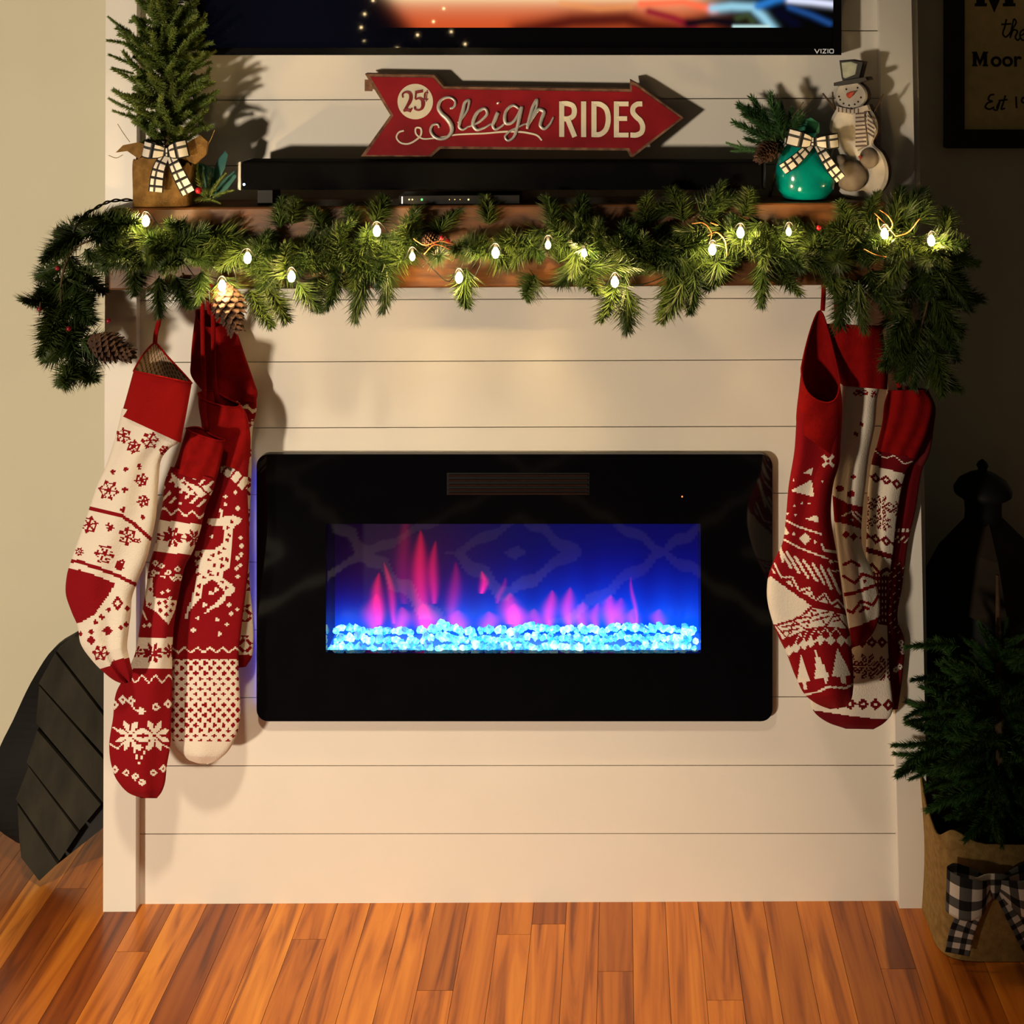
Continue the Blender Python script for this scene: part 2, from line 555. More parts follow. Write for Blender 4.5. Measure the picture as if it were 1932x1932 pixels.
def fireplace():
    root = thing('electric_fireplace', 'wide black glass electric fireplace with blue glow set into white shiplap', 'fireplace', tuple(P(970, 1361, GY)))
    out = rounded(484, 857, 1457.5, 1361, 22)
    win = (615, 988.5, 1322, 1232.5)
    # panel with a rectangular window: ring of faces between outline and window
    mb = MB()
    wx0, wy0, wx1, wy1 = win

    def proj_in(p):
        # point on the window border seen from the centre of the window
        cx, cy = (wx0 + wx1) / 2, (wy0 + wy1) / 2
        dx, dy = p[0] - cx, p[1] - cy
        s = min(((wx1 - wx0) / 2) / abs(dx) if dx else 9, ((wy1 - wy0) / 2) / abs(dy) if dy else 9)
        return (cx + dx * s, cy + dy * s)
    # insert outline points so that window corners are hit
    ol = []
    cx, cy = (wx0 + wx1) / 2, (wy0 + wy1) / 2
    n = len(out)
    for i in range(n):
        a_, b_ = out[i], out[(i + 1) % n]
        ol.append(a_); ex_ = []
        for wxc, wyc in ((wx0, wy0), (wx1, wy0), (wx1, wy1), (wx0, wy1)):
            d = (wxc - cx, wyc - cy)
            ex, ey = b_[0] - a_[0], b_[1] - a_[1]
            den = d[0] * ey - d[1] * ex
            if abs(den) < 1e-9:
                continue
            t = ((a_[0] - cx) * ey - (a_[1] - cy) * ex) / den
            u = ((a_[0] - cx) * d[1] - (a_[1] - cy) * d[0]) / den
            if t > 0 and 0 < u < 1:
                ex_.append((u, (cx + d[0] * t, cy + d[1] * t)))
        ol += [p for _, p in sorted(ex_)]
    n = len(ol)
    inn = [proj_in(p) for p in ol]
    fo = [P(*p, GY) for p in ol]; fi = [P(*p, GY) for p in inn]
    bo = [v + Vector((0, .012, 0)) for v in fo]; bi = [v + Vector((0, .012, 0)) for v in fi]
    vs = fo + fi + bo + bi
    fs = []
    for i in range(n):
        j = (i + 1) % n
        fs += [(i, j, n + j, n + i), (2 * n + j, 2 * n + i, 3 * n + i, 3 * n + j), (j, i, 2 * n + i, 2 * n + j), (n + i, n + j, 3 * n + j, 3 * n + i)]
    mb.add(vs, fs).build('glass_front', M_BLACKGLASS, root)
    # clear pane in the window
    W = [P(wx0, wy1, GY + .004), P(wx1, wy1, GY + .004), P(wx1, wy0, GY + .004), P(wx0, wy0, GY + .004)]
    MB().hexa(W, [v + Vector((0, .003, 0)) for v in W]).build('pane', pane_mat(), root)
    # firebox
    DY = .068
    fb = [P(wx0, wy1, GY + .012), P(wx1, wy1, GY + .012), P(wx1, wy0, GY + .012), P(wx0, wy0, GY + .012)]
    x0, x1, z0, z1 = fb[0].x - .001, fb[1].x + .001, fb[0].z - .004, fb[3].z + .002
    y0 = GY + .0125
    box = MB()
    t = .006
    box.box((x0 - t, y0, z0 - t), (x0, DY, z1 + t)).box((x1, y0, z0 - t), (x1 + t, DY, z1 + t))
    box.box((x0, y0, z0 - t), (x1, DY, z0)).box((x0, y0, z1), (x1, DY, z1 + t))
    box.box((x0 - t, DY + .002, z0 - t), (x1 + t, DY + .008, z1 + t))
    box.build('firebox', mat('firebox_black', (.01, .01, .02), .22, noise=.2), root)
    # flame screen
    nx, nz = 360, 130
    X = np.linspace(x0, x1, nx + 1); Z = np.linspace(z0, z1, nz + 1)
    V = np.zeros((nz + 1, nx + 1, 3)); V[..., 0] = X[None]; V[..., 1] = DY; V[..., 2] = Z[:, None]
    # in pixel units of the window: u 0..707, v 0 (bottom)..244 (top)
    u = (np.arange(nx) + .5)[None] / nx * 707; v = (np.arange(nz) + .5)[:, None] / nz * 244
    u, v = np.broadcast_arrays(u, v)
    C = np.zeros((nz, nx, 3))
    right = 1 / (1 + np.exp(-(u - 255) / 60))
    C[..., 2] += .065 * right + .008
    C[..., 0] += .030 * np.exp(-((u - 150) / 130)**2) * np.exp(-((v - 110) / 110)**2)
    C[..., 2] += .035 * np.exp(-((u - 150) / 150)**2) * np.exp(-((v - 90) / 90)**2)
    nzv = .5 + .5 * np.sin(u / 23.) * np.sin(u / 57. + 1) + .25 * np.sin(u / 9.)
    C[..., 2] += (1.05 + .5 * nzv) * np.exp(-(v / (48 + 26 * right))**1.6)
    C[..., 1] += (.10 + .08 * nzv) * np.exp(-(v / (34 + 22 * right))**1.6)
    C[..., 2] += .25 * right * np.exp(-((u - 540) / 150)**2) * np.exp(-(v / 120)**2)

    def flame(cu, base, top, wid, lean=0., amt=1., blue=.25):
        s = np.clip((v - base) / (top - base), 0, 1)
        c = cu + lean * s * (top - base) + 3 * np.sin(s * 5 + cu)
        ww = wid * (np.sin(np.clip(s * .9 + .1, 0, 1) * PI) ** .8 + .08)
        ins = ((v >= base) & (v <= top)) * np.exp(-((u - c) / ww)**2) * (1 - s)**.35
        C[..., 0] += amt * 1.15 * ins
        C[..., 1] += amt * .015 * ins
        C[..., 2] += amt * blue * ins * (1 - s)
    for a_ in [(83, 20, 120, 9, .03, .9), (78, 10, 80, 14, 0, .8), (118, 22, 140, 6, -.18, .6), (172, 15, 200, 13, -.04, .75), (190, 60, 180, 8, .05, .55),
               (135, 60, 235, 12, .0, .14), (230, 20, 140, 10, .03, .3), (288, 78, 122, 6, 0, 1.0), (176, 10, 60, 18, 0, 1.1),
               (340, 20, 80, 14, .05, .9), (352, 15, 60, 16, 0, 1.0), (418, 15, 85, 10, .03, .9), (455, 15, 90, 10, 0, .8), (480, 15, 62, 12, 0, .7),
               (535, 15, 75, 12, .05, .9), (555, 20, 70, 10, 0, .5), (585, 20, 110, 3, -.08, .5), (580, 15, 50, 10, 0, .6), (630, 15, 48, 10, 0, .5), (300, 10, 45, 14, 0, .7),
               (390, 10, 50, 12, 0, .6), (505, 15, 60, 8, .1, .6), (318, 60, 110, 5, .25, .25), (130, 10, 55, 12, 0, .8), (240, 10, 48, 14, 0, .8)]:
        flame(*a_)
    grid_obj('flame_screen', V, C.astype(np.float32), mat('flame_screen', (.004, .004, .008), .3, attr='col', emit_attr=True, estr=1.0), root, smooth=False)
    # lit crystals on the ember bed
    mcs = []
    for q in range(6):
        r0 = random.Random(q)
        mb = MB(); mb.ball((0, 0, 0), 1, 6, 4)
        mb.v = [tuple(c * r0.uniform(.62, 1.1) for c in v_) for v_ in mb.v]
        o = mb.build('crystal', mat('glowing_acrylic_crystal', (.45, .85, .95), .08, emit=(.05, .62, 1.0), estr=.85, spec=.8), root)
        mcs.append(o.data); bpy.data.objects.remove(o)
    # each crystal glows a little differently, its emission standing in for light from below
    m_c = MATS['glowing_acrylic_crystal']; nt = m_c.node_tree; bs = nt.nodes['Principled BSDF']
    oi = nt.nodes.new('ShaderNodeObjectInfo'); rp = nt.nodes.new('ShaderNodeValToRGB')
    rp.color_ramp.elements[0].color = (.0, .10, .62, 1); rp.color_ramp.elements[1].color = (.75, 1.0, 1.0, 1)
    e = rp.color_ramp.elements.new(.35); e.color = (.0, .42, .95, 1)
    e = rp.color_ramp.elements.new(.62); e.color = (.10, .80, 1.0, 1)
    nzt = nt.nodes.new('ShaderNodeTexNoise'); nzt.inputs['Scale'].default_value = 1.3
    tcn = nt.nodes.new('ShaderNodeTexCoord'); nt.links.new(tcn.outputs['Object'], nzt.inputs['Vector'])
    ad = nt.nodes.new('ShaderNodeMath'); ad.operation = 'MULTIPLY_ADD'; ad.inputs[1].default_value = .8
    mr = nt.nodes.new('ShaderNodeMath'); mr.operation = 'MULTIPLY_ADD'; mr.inputs[1].default_value = 1.4; mr.inputs[2].default_value = -.55
    nt.links.new(nzt.outputs['Fac'], mr.inputs[0])
    nt.links.new(oi.outputs['Random'], ad.inputs[0]); nt.links.new(mr.outputs[0], ad.inputs[2])
    nt.links.new(ad.outputs[0], rp.inputs[0]); nt.links.new(rp.outputs[0], bs.inputs['Emission Color'])
    bs.inputs['Emission Strength'].default_value = 1.25
    r0 = random.Random(3)
    for q in range(285):
        uu = (q % 95 + r0.uniform(.1, .9)) / 95
        row = q // 95
        s = r0.uniform(.0062, .0098)
        yy = (.004 + row * .017 + r0.uniform(-.004, .004))
        hump = .5 + .5 * math.sin(uu * 37) * math.sin(uu * 13 + 1)
        zz = z0 + s * .8 + (.006 + .008 * hump if row == 1 else (.014 + .010 * hump if row == 2 else r0.uniform(0, .006)))
        xx = x0 + .008 + uu * (x1 - x0 - .016)
        inst('crystal', r0.choice(mcs), root, (xx, yy, zz), Euler((r0.uniform(0, 6), r0.uniform(0, 6), r0.uniform(0, 6))).to_quaternion(), s)
    # ember bed ledge and light bar
    MB().box((x0, GY + .0135, z0 - .0005), (x1, DY - .003, z0 + .003)).build('ember_bed', mat('light_bar', (.1, .2, .6), .4, emit=(.01, .12, 1.0), estr=1.1, noise=.1), root)
    # slim blue light strip behind the left edge of the glass
    e0 = P(490, 1330, -.004); e1 = P(490, 885, -.004)
    MB().box((e0.x, -.0037, e0.z), (e0.x + .002, -.0006, e1.z)).build('edge_light', mat('blue_edge_led', (.02, .04, .3), .4, emit=(.05, .08, 1.0), estr=14, noise=.1), root)
    # heater vent louvres
    vent = mat('vent_louvre', (.02, .006, .005), .5, spec=.25, noise=.4, nscale=60)
    vrec = MB().hexa([P(843, 934, GY - .0004), P(1112, 934, GY - .0004), P(1112, 892, GY - .0004), P(843, 892, GY - .0004)],
              [P(843, 934, GY + .0), P(1112, 934, GY + .0), P(1112, 892, GY + .0), P(843, 892, GY + .0)]).build('vent_recess', M_BLACK, root)
    for yy in (897, 906, 915, 924, 931):
        MB().hexa([P(846, yy + 2, GY - .002), P(1109, yy + 2, GY - .002), P(1109, yy - 1, GY - .0035), P(846, yy - 1, GY - .0035)],
                  [P(846, yy + 2.5, GY - .0005), P(1109, yy + 2.5, GY - .0005), P(1109, yy - .5, GY - .0005), P(846, yy - .5, GY - .0005)]).build('vent_slat', vent, vrec)
    MB().ball(P(1287, 937, GY - .0005), .0016).build('indicator_light', mat('orange_led', (.3, .05, .01), .3, emit=(1, .25, .05), estr=1.5), root)
    return root


fireplace()

# ------------------------------------------------------------------ television
TVY = -.055


def television():
    root = thing('television', 'large black flat television mounted on the shiplap above the arrow sign', 'television', tuple(P(979, 104, TVY)))
    x0, x1, y0, y1 = 371.5, 1587.5, -590., 104.
    fr = [P(x0, y1, TVY), P(x1, y1, TVY), P(x1, y0, TVY), P(x0, y0, TVY)]
    hb = MB().hexa([v + Vector((0, .006, 0)) for v in fr], [Vector((v.x, -.0135, v.z)) for v in fr]).build('housing', M_BLACK, root)
    bz = MB()
    ix0, ix1, iy0, iy1 = 386., 1572., -576., 90.
    for q in ([(x0, y1), (x1, y1), (ix1, iy1), (ix0, iy1)], [(x1, y1), (x1, y0), (ix1, iy0), (ix1, iy1)],
              [(x1, y0), (x0, y0), (ix0, iy0), (ix1, iy0)], [(x0, y0), (x0, y1), (ix0, iy1), (ix0, iy0)]):
        bz.hexa([P(*p, TVY - .001) for p in q], [P(*p, TVY + .0059) for p in q])
    bz.build('bezel', mat('gloss_black_bezel', (.003, .003, .004), .12, noise=.2), root)
    nx, ny = 420, 330
    X = np.linspace(ix0, ix1, nx + 1); Yp = np.linspace(iy0, iy1, ny + 1)
    # finer rows near the bottom
    Yp = iy0 + (iy1 - iy0) * (1 - (1 - np.linspace(0, 1, ny + 1))**1.6)
    XX, YY = np.meshgrid(X, Yp)
    V = PA(XX, YY, TVY + .0035)
    u = (XX[:-1, :-1] + XX[1:, 1:]) / 2; v = (YY[:-1, :-1] + YY[1:, 1:]) / 2
    C = np.zeros(u.shape + (3,))
    C += np.array([.0006, .0009, .004]) * np.exp(-((u - 560) / 220)**2)[..., None]
    act = (v < 52) * (v > -540)

    def seg(pts, wd, col, amt=1.):
        best = np.full(u.shape, 1e9)
        for (ax, ay), (bx, by) in zip(pts[:-1], pts[1:]):
            t = np.clip(((u - ax) * (bx - ax) + (v - ay) * (by - ay)) / ((bx - ax)**2 + (by - ay)**2), 0, 1)
            best = np.minimum(best, np.hypot(u - ax - t * (bx - ax), v - ay - t * (by - ay)))
        wgt = np.exp(-(best / wd)**2) * amt * act
        for k in range(3):
            C[..., k] = C[..., k] * (1 - np.minimum(1, wgt)) + col[k] * wgt
    # glowing hand-like shape of warm light, cool glow on the right
    body = act / (1 + np.exp(-(u - 738 - np.maximum(0, v) * .75 + np.maximum(0, -v) * .15) / 9)) / (1 + np.exp((u - 1330) / 18.))
    hot = np.exp(-np.maximum(0, v + 6) / 15.)
    for k, (c1, c2) in enumerate(zip(lin(255, 225, 170), lin(205, 75, 25))):
        C[..., k] += body * (c1 * hot * np.exp(-np.maximum(0, -v - 60) / 160.) + c2 * (1 - hot))
    seg([(980, 60), (1080, 40), (1180, 36), (1230, 52), (1300, 60)], 20, lin(70, 8, 8), .93)
    seg([(1060, 6), (1130, 16), (1190, 12)], 7, lin(240, 150, 80), .5)
    seg([(1210, 8), (1290, 4), (1345, 18)], 9, lin(255, 110, 70), .9)
    seg([(1225, 22), (1270, 34), (1310, 50)], 8, lin(140, 20, 40), .9)
    seg([(1300, 44), (1345, 38), (1390, 44)], 11, lin(2, 3, 12), .97)
    seg([(1345, 16), (1380, 12), (1420, 14), (1440, 32), (1458, 54)], 9, lin(150, 205, 225), .95)
    seg([(1392, 34), (1410, 28), (1420, 40)], 7, lin(60, 75, 40), .7)
    seg([(1385, 50), (1450, 50)], 3.5, lin(190, 225, 220), .9)
    seg([(1430, 12), (1460, 0), (1500, -10)], 8, lin(40, 120, 200), .9)
    seg([(1490, 0), (1530, 3), (1572, 8)], 7, lin(225, 230, 255), .95)
    seg([(1490, 14), (1530, 28), (1565, 44)], 6, lin(30, 75, 140), .8)
    seg([(1470, 24), (1500, 45)], 10, lin(2, 4, 30), .8)
    grid_obj('screen', V, C.astype(np.float32), mat('tv_screen', (.002, .002, .003), .025, attr='col', emit_attr=True, estr=1.05), root, smooth=False)
    lg = MB()
    wv = 1.7
    Yl = TVY - .001
    lg.strip([(1537, 92.5), (1541.5, 100), (1546, 92.5)], wv, Yl, .0004)
    lg.strip([(1549, 92.3), (1549, 100.6)], wv, Yl, .0004)
    lg.strip([(1552, 93), (1558.5, 93), (1552.5, 100), (1559, 100)], wv, Yl, .0004)
    lg.strip([(1562, 92.3), (1562, 100.6)], wv, Yl, .0004)
    lg.strip([(1566, 93), (1571.5, 93), (1572.5, 94), (1572.5, 99), (1571.5, 100), (1566.5, 100), (1565.3, 99), (1565.3, 94), (1566, 93)], wv, Yl, .0004)
    lg.build('brand_lettering', mat('logo_grey', (.6, .6, .58), .4, emit=(.6, .6, .58), estr=.25, noise=.05), root)


television()

# ------------------------------------------------------------------ sound bar, media box, cable
SBY = -.105


def soundbar():
    z_s = lambda px: mantel_z(P(px, 380, -.07).x)
    root = thing('soundbar', 'long black soundbar standing on the mantel below the arrow sign', 'soundbar', tuple(P(946, 375, -.07)))
    fr = [P(455, 358.5, SBY), P(1438, 358.5, SBY), P(1438, 306, SBY), P(455, 304.5, SBY)]
    bk = [Vector((v.x, -.045, v.z)) for v in fr]
    o = MB().hexa(fr, bk).build('body', M_BLACKFABRIC, root)
    bv = o.modifiers.new('b', 'BEVEL'); bv.width = .004; bv.segments = 2
    for xa_, xb_, m in ((448.5, 454, M_SILVER), (1439, 1444.5, M_BLACK)):
        fr = [P(xa_, 357, SBY + .002), P(xb_, 359, SBY - .001), P(xb_, 305, SBY - .001), P(xa_ + 1.5, 306, SBY + .002)]
        MB().hexa(fr, [Vector((v.x, -.045, v.z)) for v in fr]).build('end_cap', m, root)
    MB().ball(P(460.5, 348, SBY - .0005), .0024).build('status_light', mat('blue_white_led', (.5, .6, 1), .3, emit=(.55, .70, 1.0), estr=3, noise=.1), root)
    for px in (500, 1390):
        f0 = P(px - 14, 359, -.10); f1 = P(px + 14, 359, -.10)
        MB().box((f0.x, -.10, z_s(px)), (f1.x, -.05, f0.z)).build('foot', M_BLACK, root)


soundbar()


def media_box():
    yf = -.115
    a_ = P(752, 384, yf); b_ = P(980, 382, yf); top = P(860, 369, yf).z
    z0 = min(mantel_z(a_.x), mantel_z(b_.x)) + .001
    z0 = mantel_z((a_.x + b_.x) / 2) + .0012
    root = thing('media_box', 'slim black media box with tiny lights under the soundbar', 'media box', (a_.x, yf, z0))
    MB().box((a_.x, yf, z0), (b_.x, -.05, top)).build('body', M_BLACK, root)
    MB().box((a_.x + .0055, yf - .001, z0 + .001), (a_.x + .0075, yf, top - .001)).build('light_bar', mat('white_led', (.9, .9, .9), .4, emit=(1, .98, .95), estr=1, noise=.1), root)
    for px, c, s in ((772, (1, .9, .4), .0015), (778, (1, .95, .5), .0014), (796, (.15, 1, .25), .0020), (848, (1, .7, .3), .0009), (858, (1, .7, .3), .0009), (868, (1, .6, .2), .0009), (884, (1, .95, .45), .0016)):
        MB().ball(P(px, 376.5, yf - .0005), s, 8, 5).build('indicator', mat('led_%d' % px, c, .4, emit=c, estr=1.2, noise=.1), root)


media_box()
cable_pts = catmull([P(262, 378, -.06), P(240, 377.5, -.075), P(212, 379, -.10), P(180, 393, -.14), P(152, 412, -.16), P(138, 438, -.165)], 40)
tw = []
for s in (0, 1):
    tw.append([Vector(p) + Vector((0, .002 * math.sin(i * .55 + s * PI), .002 * math.cos(i * .55 + s * PI))) for i, p in enumerate(cable_pts)])
cb = MB().tube(tw[0], .0016, 6).tube(tw[1], .0016, 6).build('light_string_cable', M_CABLE)
tag(cb, 'twisted black cable arching over the mantel end into the garland', 'cable')

# ------------------------------------------------------------------ arrow sign
def arrow_sign():
    root = thing('arrow_sign', 'red wooden arrow sign reading 25c Sleigh Rides leaning on the soundbar', 'sign', tuple(P(970, 298, -.07)))
    oz = lambda p: (640 + p[0] * .34161, p[1] * .34161)
    out = [oz(p) for p in [(142, 408), (525, 414), (578, 478), (1606, 493), (1606, 442), (1643, 462), (1902, 652), (1612, 876), (1590, 832), (560, 822), (500, 873), (116, 868), (282, 636)]]
    inn = [oz(p) for p in [(172, 424), (518, 430), (572, 492), (1616, 508), (1616, 470), (1640, 478), (1884, 652), (1618, 852), (1602, 818), (552, 808), (492, 858), (146, 856), (300, 638)]]
    def Yt(py):       # leans back: top nearer the wall
        return -.072 + (298 - py) / 160. * .034
    fr = [P(x, y, Yt(y)) for x, y in out]
    bk = [v + Vector((.0, .020, .002)) for v in fr]
    MB().prism(fr[::-1], bk[::-1]).build('board', M_SIGNEDGE, root)
    fr2 = [P(x, y, Yt(y) - .0008) for x, y in inn]
    MB().prism(fr2[::-1], [v + Vector((0, .0006, 0)) for v in fr2][::-1]).build('red_face', M_SIGNRED, root)
    MB().hexa([P(688, 172, Yt(160) + .012), P(703, 172, Yt(160) + .012), P(703, 150, Yt(160) + .012), P(688, 150, Yt(160) + .012)],
              [P(688, 172, -.013), P(703, 172, -.013), P(703, 150, -.013), P(688, 150, -.013)]).build('back_cleat', M_SIGNEDGE, root)

    def flat(strokes, name, m, off, th=.0006):
        mb = MB()
        for pts, wd, smooth in strokes:
            pp = [oz(p) for p in pts]
            pp = catmull(pp, 6 * len(pp)) if smooth else np.array(pp)
            ww = np.interp(np.linspace(0, 1, len(pp)), np.linspace(0, 1, np.size(wd)), np.atleast_1d(wd)) * .34161
            y0 = len(mb.v)
            mb.strip(pp, ww, 0, 0)
            # re-seat on the tilted face
            nv = []
            k = len(pp)
            for i in range(k):
                seg = mb.v[y0 + 4 * i:y0 + 4 * i + 4]
                nv += seg
            for i in range(y0, len(mb.v)):
                v = Vector(mb.v[i])
                # direction from camera through the point, meet the leaning plane
                d = v - CAM
                # solve for plane: Y = Yt(py); iterate
                yy = v.y
                py = pp[(i - y0) // 4][1]
                Yp = Yt(py) - off - (th if (i - y0) % 4 < 2 else 0)
                v2 = CAM + d * ((Yp - CAM.y) / d.y)
                mb.v[i] = tuple(v2)
        return mb.build(name, m, root)
    # disc with 25c
    c = oz((420, 561)); n = 40
    cr = [P(c[0] + 33.5 * math.cos(-t * 2 * PI / n), c[1] + 33.5 * math.sin(-t * 2 * PI / n), Yt(c[1] + 33.5 * math.sin(-t * 2 * PI / n)) - .0012) for t in range(n)]
    MB().prism(cr, [v + Vector((0, .0006, 0)) for v in cr]).build('price_disc', M_CREAM, root)
    flat([([(352, 540), (350, 520), (368, 508), (390, 515), (396, 540), (385, 570), (358, 610)], [8, 10, 16, 20, 20, 16, 8], True),
          ([(354, 612), (375, 606), (392, 612), (404, 596)], [14, 18, 16, 6], False),
          ([(420, 510), (462, 502)], 17, False), ([(424, 506), (420, 548)], 9, False),
          ([(421, 550), (440, 542), (458, 552), (463, 578), (455, 600), (435, 608), (418, 600), (420, 588)], [8, 12, 18, 22, 18, 12, 10, 12], True),
          ([(491, 515), (484, 508), (476, 512), (472, 530), (474, 548), (484, 552), (491, 545)], [5, 6, 9, 10, 9, 6, 5], True),
          ([(486, 498), (480, 562)], 4, False)], 'price_lettering', M_DKRED, .0014)
    # RIDES
    w_ = 28
    flat([([(1229, 560), (1229, 756)], w_, False),
          ([(1229, 573), (1262, 573), (1290, 585), (1299, 612), (1292, 640), (1268, 655), (1240, 657)], w_, True), ([(1258, 650), (1278, 700), (1301, 756)], w_, False),
          ([(1350, 560), (1350, 757)], w_, False),
          ([(1407, 560), (1407, 757)], w_, False), ([(1407, 574), (1440, 576), (1470, 596), (1485, 640), (1484, 680), (1468, 722), (1440, 742), (1407, 744)], w_, True),
          ([(1531, 560), (1531, 759)], w_, False), ([(1531, 574), (1598, 574)], w_ * .93, False), ([(1531, 655), (1590, 655)], w_ * .93, False), ([(1531, 746), (1598, 746)], w_ * .93, False),
          ([(1674, 574), (1645, 576), (1625, 592), (1622, 620), (1640, 645), (1664, 668), (1676, 700), (1668, 732), (1645, 745), (1608, 746)], w_, True)],
         'block_lettering', M_CREAM, .0014)
    # swash
    flat([([(357, 722), (328, 732), (316, 758), (332, 784), (375, 795), (420, 776), (452, 742), (448, 708), (425, 706), (422, 735), (450, 762), (520, 764), (640, 745), (800, 737), (950, 727), (1045, 735), (1098, 752), (1119, 776)],
           [9, 9, 9, 10, 10, 9, 8, 8, 8, 8, 9, 9, 9, 10, 10, 10, 10, 9], True)], 'swash_line', M_CREAM, .0012)
    # raised metal script
    mb = MB()
    strokes = [([(612, 600), (634, 590), (640, 560), (618, 540), (585, 540), (556, 562), (548, 595), (566, 628), (596, 656), (618, 690), (622, 725), (600, 755), (560, 768), (522, 752), (505, 718), (518, 690), (545, 688), (552, 706)], [9, 10, 10, 11, 12, 14, 16, 18, 19, 19, 17, 14, 13, 13, 12, 11, 9, 8]),
               ([(655, 680), (690, 640), (714, 590), (716, 552), (700, 560), (684, 610), (668, 670), (664, 706), (680, 716), (712, 700)], [7, 8, 9, 10, 12, 15, 15, 13, 10, 7]),
               ([(706, 702), (742, 690), (790, 660), (818, 622), (806, 600), (774, 612), (746, 654), (740, 694), (758, 716), (796, 708), (842, 682)], [7, 8, 10, 11, 12, 14, 16, 15, 12, 9, 7]),
               ([(842, 690), (876, 622), (862, 660), (848, 695), (860, 714), (890, 702), (925, 670)], [6, 12, 15, 14, 11, 9, 7]),
               ([(876, 566), (880, 572)], [15, 14]),
               ([(992, 600), (962, 582), (930, 602), (914, 648), (922, 682), (950, 680), (984, 640), (1008, 590), (996, 650), (980, 716), (958, 764), (930, 776), (916, 758), (936, 730), (990, 702), (1030, 682)], [9, 12, 13, 14, 13, 11, 11, 13, 15, 14, 12, 10, 9, 8, 8, 7]),
               ([(1030, 690), (1066, 640), (1092, 580), (1092, 548), (1078, 570), (1056, 640), (1038, 712)], [6, 8, 9, 11, 14, 15, 12]),
               ([(1040, 700), (1076, 640), (1108, 604), (1128, 614), (1118, 660), (1112, 698), (1130, 712), (1160, 690), (1184, 646)], [8, 11, 13, 15, 15, 14, 12, 9, 7])]
    for pts, wd in strokes:
        n = 5 * len(pts)
        pp = catmull([oz(p) for p in pts], n)
        ww = np.interp(np.linspace(0, 1, n), np.linspace(0, 1, len(wd)), wd) * .34161 * MM(-.06) * .72
        mb.tube([P(x, y, Yt(y) - .003) for x, y in pp], ww, 8, flat=.75)
    mb.build('script_lettering', M_STEEL, root, smooth=True)


arrow_sign()

# ------------------------------------------------------------------ stockings
RED = np.array([.24, .004, .008]); WHT = np.array([.80, .72, .62]); DRED = np.array([.13, .003, .007])


def inside(X, Y, poly):
    r = np.zeros(X.shape, bool); n = len(poly); j = n - 1
    for i in range(n):
        xi, yi = poly[i]; xj, yj = poly[j]
        if yi != yj:
            r ^= ((yi > Y) != (yj > Y)) & (X < (xj - xi) * (Y - yi) / (yj - yi) + xi)
        j = i
    return r


def near(X, Y, pts):
    b_ = np.full(X.shape, 1e9)
    for (ax, ay), (bx, by) in zip(pts[:-1], pts[1:]):
        d2 = max(1e-9, (bx - ax)**2 + (by - ay)**2)
        t = np.clip(((X - ax) * (bx - ax) + (Y - ay) * (by - ay)) / d2, 0, 1)
        b_ = np.minimum(b_, np.hypot(X - ax - t * (bx - ax), Y - ay - t * (by - ay)))
    return b_


def plus(X, Y, c, r=4.):
    dx, dy = np.abs(X - c[0]), np.abs(Y - c[1])
    return ((dx < r * .42) & (dy < r)) | ((dy < r * .42) & (dx < r))


def diamond(X, Y, c, r, ry=None, hollow=0):
    d = np.abs(X - c[0]) / r + np.abs(Y - c[1]) / (ry or r)
    return (d < 1) & (d > hollow)


def flake(X, Y, c, r, rot=.3, w=1.7):
    dx, dy = X - c[0], Y - c[1]
    rad = np.hypot(dx, dy); out = rad < r * .17
    for k in range(6):
        a_ = rot + k * PI / 3
        al = dx * math.cos(a_) + dy * math.sin(a_); ac = -dx * math.sin(a_) + dy * math.cos(a_)
        out |= (np.abs(ac) < w * .8) & (al > 0) & (al < r)
        out |= (np.abs(np.abs(ac) - (r * .95 - al) * .8) < w * .9) & (al > r * .58) & (al < r)
    return out


def star8(X, Y, c, r, w=.24):
    dx, dy = X - c[0], Y - c[1]
    rad = np.hypot(dx, dy); th = np.arctan2(dy, dx)
    k = np.abs(((th / (PI / 4)) % 1.) - .5) * 2          # 1 on the arm lines between petals
    return (rad < r * (.55 + .45 * (1 - k))) & (k < .72) & (rad > r * .10)


def zc(x0, y0, s):
    return lambda L: [(x0 + a_ * s, y0 + b_ * s) for a_, b_ in L]


